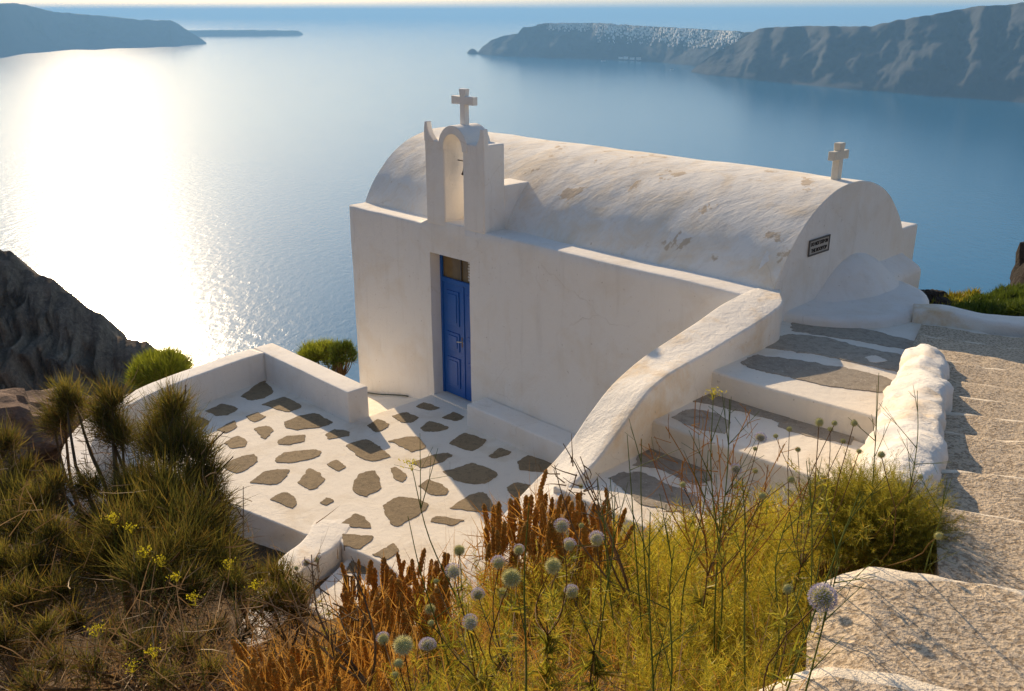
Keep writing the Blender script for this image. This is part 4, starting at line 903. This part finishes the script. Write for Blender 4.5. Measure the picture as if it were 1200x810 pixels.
# thistles -----------------------------------------------------------
import bmesh
def head_mesh(name, spine, n=260, top=None):
    P = []; i = np.arange(n) + .5; ph = np.arccos(1 - 2 * i / n); th_ = math.pi * (1 + 5 ** .5) * i; d = np.c_[np.cos(th_) * np.sin(ph), np.sin(th_) * np.sin(ph), np.cos(ph)]
    v1, f1 = [], []
    side = unit(np.cross(d, rng.normal(size=(n, 3)))); s2 = np.cross(d, side); L = 1.0 + rng.uniform(-.12, .10, n)[:, None]; w_ = .055
    b0 = d * .45; Vs = np.stack([b0 + side * w_, b0 - side * w_ * .5 + s2 * w_ * .87, b0 - side * w_ * .5 - s2 * w_ * .87, d * L], 1).reshape(-1, 3)
    F = (np.array([(0, 1, 3), (1, 2, 3), (2, 0, 3)])[None] + (np.arange(n) * 4)[:, None, None]).reshape(-1, 3)
    bm = bmesh.new(); bmesh.ops.create_icosphere(bm, subdivisions=2, radius=.66); cv = np.array([v.co[:] for v in bm.verts]); cf = np.array([[v.index for v in f.verts] for f in bm.faces]); bm.free()
    k0 = len(F); V2, F2 = joint([(Vs, F), (cv, cf)])
    extra = 0
    if top is not None:     # florets: little stars on the upper side
        m_ = d[:, 2] > top; dd = d[m_]; k = 5
        dr = unit(np.repeat(dd, k, 0) + rng.normal(size=(len(dd) * k, 3)) * .55); vb, fb = blades(np.repeat(dd, k, 0) * .95, dr, .26, .06, rng.normal(size=(len(dr), 3)) * .05, 1)
        extra = len(fb); V2, F2 = joint([(V2, F2), (vb, fb)])
    me = bpy.data.meshes.new(name); me.from_pydata([tuple(v) for v in V2], [], [tuple(int(i) for i in f) for f in F2])
    me.materials.append(MATS[spine]); me.materials.append(MATS['lilac_spine']); me.materials.append(MATS['green_spine'])
    mi = np.zeros(len(F2), int); mi[k0:k0 + len(cf)] = 2
    if extra: mi[-extra:] = 1
    me.polygons.foreach_set('material_index', mi); me.update(); return me
HM = {'g': head_mesh('green_head', 'green_spine', 200), 'p': head_mesh('pale_head', 'pale_spine', 300), 'l': head_mesh('lilac_head', 'pale_spine', 240, .25), 'L': head_mesh('full_lilac_head', 'pale_spine', 260, -.4)}
def thistle(label, root, heads, Yoff=0, stemr=.0024, leafy=20):
    """heads: (px, py, diameter in px, kind)"""
    root = np.array([root[0], root[1], gr(root[0], root[1]) - .03]); th = thing('globe_thistle', label, 'thistle', root, 'globe thistles on the slope')
    St = []; Lf = []
    pts = []
    for x, y, d, k in heads:
        sz = {'g': .030, 'p': .050, 'l': .042, 'L': .042}[k] * (1 if d > 12 else .85); D = 1100 * sz / d; Y = min(max(D * .93, 1.3), 4.6); pts.append(Yp(x, y, Y))
    cen = np.mean(pts, axis=0); hub = root + (cen - root) * .5 + rng.normal(size=3) * .03
    St.append(limb(root, hub, stemr * 1.6, stemr * 1.2, 8, .02, .02))
    for (x, y, d, k), p in zip(heads, pts):
        sd = unit(p - hub + up * .12); r_ = d / 1100 * (p[1] / .93) / 2
        o = bpy.data.objects.new('flower_head', HM[k]); C.objects.link(o); o.parent = th; o.location = tuple(p - root); o.scale = (r_ * random.uniform(.93, 1.05), r_ * random.uniform(.93, 1.05), r_ * random.uniform(.85, 1.02))
        o.rotation_mode = 'QUATERNION'; o.rotation_quaternion = Vector(tuple(sd)).to_track_quat('Z', 'Y')
        q = p - sd * r_ * .5; mid = hub * .4 + q * .6 - up * .02; St.append(limb(hub, q, stemr, stemr * .55, 9, .06, .015))
        for _ in range(int(leafy / 6)):
            f = rng.uniform(.1, .8); c = hub + (q - hub) * f; m2 = 12
            Lf.append(blades(np.tile(c, (m2, 1)) + rng.normal(size=(m2, 3)) * .006, unit(rng.normal(size=(m2, 3)) + up * .2), .05, .004, rng.normal(size=(m2, 3)) * .1, 2))
    for _ in range(leafy):
        c = root + (hub - root) * rng.uniform(.1, 1); m2 = 14
        Lf.append(blades(np.tile(c, (m2, 1)), unit(rng.normal(size=(m2, 3)) * .5 + rng.normal(size=3)), rng.uniform(.04, .12), .006, -up * .15 + rng.normal(size=(m2, 3)) * .1, 2))
    Vv, F = joint(St); mk('stem', Vv, F, 'brown_stem', th, smooth=True); Vv, F = joint(Lf); mk('leaves', Vv, F, 'olive_feathery', th)
G = lambda x, y, z=0: (x, y)
thistle('globe thistle with a lilac topped head nearest the rust spikes at picture centre', (.10, 2.2), [(658, 617, 20, 'l'), (667, 639, 17, 'l'), (681, 616, 9, 'g'), (648, 663, 24, 'p'), (673, 654, 8, 'g')])
thistle('globe thistle whose single round green and lilac head stands right of the centre pair', (.24, 2.1), [(699, 632, 20, 'l'), (670, 694, 19, 'l')])
thistle('globe thistle carrying the biggest pale spiky head left of picture centre', (.0, 1.9), [(599, 677, 28, 'p'), (584, 660, 18, 'l'), (589, 695, 16, 'p'), (608, 645, 15, 'l'), (560, 697, 17, 'L')])
thistle('globe thistle with two lilac heads side by side above the dry grass left of centre', (-.12, 2.2), [(531, 670, 21, 'l'), (538, 645, 18, 'p'), (511, 681, 9, 'g'), (545, 710, 8, 'g')])
thistle('low globe thistle with a broad pale head and two lilac ones near the bottom edge', (-.16, 1.75), [(472, 756, 30, 'p'), (449, 749, 18, 'l'), (501, 756, 21, 'L'), (467, 777, 16, 'g'), (463, 791, 14, 'g')])
thistle('globe thistle with lilac and pale heads between the bottom edge and the centre', (-.06, 2.0), [(551, 730, 21, 'l'), (504, 714, 16, 'p'), (505, 730, 11, 'g'), (603, 747, 11, 'g'), (597, 759, 13, 'g')])
thistle('slim globe thistle with purple buds standing before the kerb wall', (-.75, 3.2), [(359, 660, 11, 'L'), (371, 656, 8, 'g'), (347, 666, 7, 'g')], leafy=8)
thistle('lone pale spiny thistle head at the bottom edge right of centre', (.28, 1.6), [(750, 793, 18, 'p'), (797, 760, 8, 'g')])
thistle('tall branching globe thistle full of green buds in front of the lower steps', (.95, 3.1), [(960, 495, 13, 'g'), (978, 496, 9, 'g'), (1001, 496, 10, 'g'), (973, 503, 8, 'g'), (925, 503, 8, 'g'), (909, 511, 7, 'g'), (988, 517, 8, 'g'), (1007, 529, 9, 'g'), (935, 527, 8, 'g')])
thistle('globe thistle with two dusky purple heads against the lit steps', (.72, 3.0), [(891, 513, 14, 'L'), (862, 550, 14, 'L'), (885, 526, 7, 'g'), (885, 552, 8, 'g')])
thistle('globe thistle with scattered green buds in front of the stair treads', (.66, 2.9), [(893, 581, 12, 'g'), (927, 562, 11, 'g'), (862, 570, 8, 'g'), (800, 568, 10, 'g')])
thistle('small lone green bud thistle at the foot of the stair wall', (.2, 3.4), [(681, 570, 7, 'g'), (713, 600, 6, 'g')], leafy=6)
thistle('globe thistle with pale buds poking out of the feathery shrub', (1.25, 3.2), [(1020, 598, 9, 'p'), (1048, 597, 13, 'p'), (1068, 611, 10, 'p'), (1033, 533, 11, 'g'), (1078, 559, 9, 'g')])
thistle('globe thistle with green buds leaning over the pebbly path', (1.30, 3.1), [(1100, 628, 13, 'g'), (1102, 614, 8, 'g'), (1102, 568, 7, 'g')], leafy=8)
thistle('globe thistle with a large open lilac flower beside the near path mound', (.55, 2.0), [(964, 700, 32, 'L'), (923, 690, 17, 'g')])

# tall wispy stems ----------------------------------------------------
def stalk(label, x0, y0, x1, y1, Y, twigs=6, umbel=None, r0=.0035, name='fennel_stalk', mat='green_stem', group='tall green stalks on the slope', len_=.5):
    top = Yp(x1, y1, Y); bot = Yp(x0, y0, Y * .97); g = gr(bot[0], bot[1]); bot[2] = max(g - .02, bot[2] - .6) if bot[2] > g else g - .02
    bot[2] = g - .03
    th = thing(name, label, 'plant', bot, group); P = catmull([bot, bot * .6 + top * .4 + rng.normal(size=3) * .015, bot * .25 + top * .75 + rng.normal(size=3) * .012, top], 5)
    parts = [tube(P, np.linspace(r0, r0 * .35, len(P)), 5)]; tipsP = [top]
    for k in range(twigs):
        i = rng.integers(len(P) // 3, len(P) - 2); L = rng.uniform(.08, .22); d = unit(unit(P[i + 1] - P[i]) + rng.normal(size=3) * .45)
        e = P[i] + d * L; m_ = P[i] + d * L * .5 + up * .01; parts.append(tube(catmull([P[i], m_, e + up * .02], 3), np.linspace(r0 * .5, r0 * .2, 7), 4)); tipsP.append(e)
        for _ in range(2): e2 = m_ + unit(d + rng.normal(size=3) * .6) * L * .4; parts.append(tube([m_, e2], r0 * .2, 4))
    Vv, F = joint(parts); mk('stem', Vv, F, mat, th, smooth=True)
    if umbel:
        for tp in (tipsP if umbel > 1 else tipsP[:1]):
            n_ = 60; d = unit(rng.normal(size=(n_, 3)) * .5 + up); Vv, F = blades(tp + d * .01 + rng.normal(size=(n_, 3)) * .013 * np.array([1, 1, .25]), d, .006, .005, rng.normal(size=(n_, 3)) * .3, 1)
            v3, f3 = blades(np.tile(tp - up * .02, (10, 1)), unit(rng.normal(size=(10, 3)) * .5 + up), .03, .002, np.zeros((10, 3)), 1); Vv, F = joint([(Vv, F), (v3, f3)]); mk('umbel', Vv, F, 'yellow_bloom', th, kind='stuff')
    return th
ST = [('tall fennel stalk with a yellow umbel crossing the paved terrace', 575, 810, 482, 545, 2.6, 3, 1), ('fennel stalk leaning left with small side shoots before the terrace', 545, 780, 478, 605, 2.6, 3, None),
      ('straight thin green stalk just left of the centre thistles', 612, 810, 620, 590, 1.9, 1, None), ('slim green stalk at the foot of the stair wall', 760, 720, 735, 510, 3.0, 3, None), ('pair of green stalk tips rising over the lowest treads', 770, 720, 752, 515, 3.0, 3, None),
      ('green stalk slanting right over the shaded cement patches', 805, 660, 830, 528, 2.8, 2, None), ('tall stalk with a yellow tuft in front of the second tread', 850, 660, 836, 462, 2.7, 7, 1), ('tall stalk with lilac specks in front of the second tread', 848, 670, 855, 468, 2.7, 8, None),
      ('forked bare stalk reaching above the rubble wall', 1028, 640, 1030, 437, 3.3, 9, None), ('twiggy stalk standing against the side of the rubble wall', 1062, 640, 1075, 458, 3.4, 9, None), ('long green stalk arching over the bottom right mound', 900, 810, 1008, 575, 2.0, 7, None),
      ('bright green stalk rising from the bottom centre', 775, 810, 762, 600, 1.9, 5, None), ('green stalk right of the bottom centre thistle', 780, 790, 790, 640, 2.1, 5, None), ('thin stalk among the feathery herbs', 880, 800, 870, 560, 2.3, 5, None),
      ('slender stalk beside the feathery shrub', 905, 760, 925, 600, 2.4, 5, None), ('thin stalk with few shoots left of the feathery shrub', 955, 760, 945, 540, 2.6, 6, None), ('green stalk standing near the path mound corner', 925, 800, 985, 655, 2.0, 5, None), ('stalk crossing the right side of the feathery shrub', 1085, 680, 1110, 560, 3.0, 6, None),
      ('thin stalk in front of the dark patches of the third tread', 700, 760, 715, 560, 2.6, 4, None), ('short stalk cluster beside the upper rust spikes', 740, 690, 700, 560, 2.8, 5, None)]
for a in ST: stalk(*a)
YU = [(131, 608), (153, 620), (169, 648), (187, 659), (206, 677), (228, 703), (112, 740), (155, 782), (267, 662), (299, 687), (180, 765)]
for k, (x, y) in enumerate(YU):
    lab = ['yellow umbel highest on the big dark bush', 'broad flat yellow umbel right of the highest one', 'yellow umbel in the middle of the dark bush', 'small yellow umbel right of the middle one', 'yellow umbel on the right part of the dark bush', 'low yellow umbel near the crooked dead stem', 'yellow umbels at the far lower left', 'yellow umbel low in the bottom left tangle', 'small yellow umbel near the planted hollow', 'yellow speckled stem on the small round bush', 'lowest branching yellow umbel of the bottom left'][k]
    stalk(lab, x + rng.uniform(-20, 40), min(y + 130, 830), x, y, 3.0 if y < 700 else 2.5, 3, 1, .0022, 'yellow_fennel', 'green_stem', 'yellow flowering stems on the left')
# bare dead branches
def dead(label, base, tips, r0=.007, mat='dead_twigs', ns=10):
    th = thing('dead_branch', label, 'branch', (base[0], base[1], base[2])); parts = []; base = np.array(base)
    for tp in tips:
        e = np.array(tp); parts.append(limb(base, e, r0, .0018, 9, .03, .02)); 
        for _ in range(ns):
            c = base + (e - base) * rng.uniform(.3, .95); parts.append(limb(c, c + unit((e - base) + rng.normal(size=3) * .6) * rng.uniform(.04, .14), min(.003, r0 * .6), .001, 4, .02, .04))
    Vv, F = joint(parts); mk('twigs', Vv, F, mat, th, smooth=True)
b0 = Yp(285, 690, 4.0); b0[2] -= .2
dead('dark bare branching twigs sticking up before the near edge of the terrace', b0, [Yp(252, 545, 4.2), Yp(285, 570, 4.2), Yp(262, 585, 4.2), Yp(270, 620, 4.1), Yp(240, 560, 4.2)])
b0 = Yp(430, 760, 2.6); b0[2] -= .15
dead('pale dry twigs lying across the bottom between bush and thistles', b0, [Yp(365, 650, 2.8), Yp(340, 690, 2.7), Yp(300, 700, 2.7), Yp(410, 660, 2.8)], .006)
b0 = Yp(745, 660, 3.2); b0[2] -= .2
dead('thin dark twigs before the lower end of the stair wall', b0, [Yp(650, 545, 3.4), Yp(680, 535, 3.4), Yp(700, 560, 3.4), Yp(660, 520, 3.4)], .005)
b0 = Yp(850, 640, 3.0); b0[2] -= .2
dead('tangle of thin tawny twigs in front of the chapel steps', b0, [Yp(780, 500, 3.2), Yp(830, 480, 3.2), Yp(880, 480, 3.2), Yp(920, 520, 3.2), Yp(800, 540, 3.1), Yp(860, 520, 3.1), Yp(950, 560, 3.1), Yp(760, 520, 3.2), Yp(900, 545, 3.2), Yp(840, 510, 3.2), Yp(815, 470, 3.2)], .0022, 'dry_grass', 16)
# reddish rock outcrops beyond the left bush
for k, (x, y, Y, s, lab) in enumerate([(40, 490, 12.5, 1.1, 'reddish brown rock outcrop behind the left bush'), (105, 480, 13.5, .8, 'smaller reddish rock between the left bush and the parapet'), (-40, 500, 11.5, 1.2, 'reddish rock at the far left edge'), (12, 640, 6.2, .6, 'tan rock slab showing through the left bush')]):
    p = Yp(x, y + 14, Y); boulder(p, (s, s * .8, s * .42), lab, 'rock_near', seed=k * 5.1 + 2)
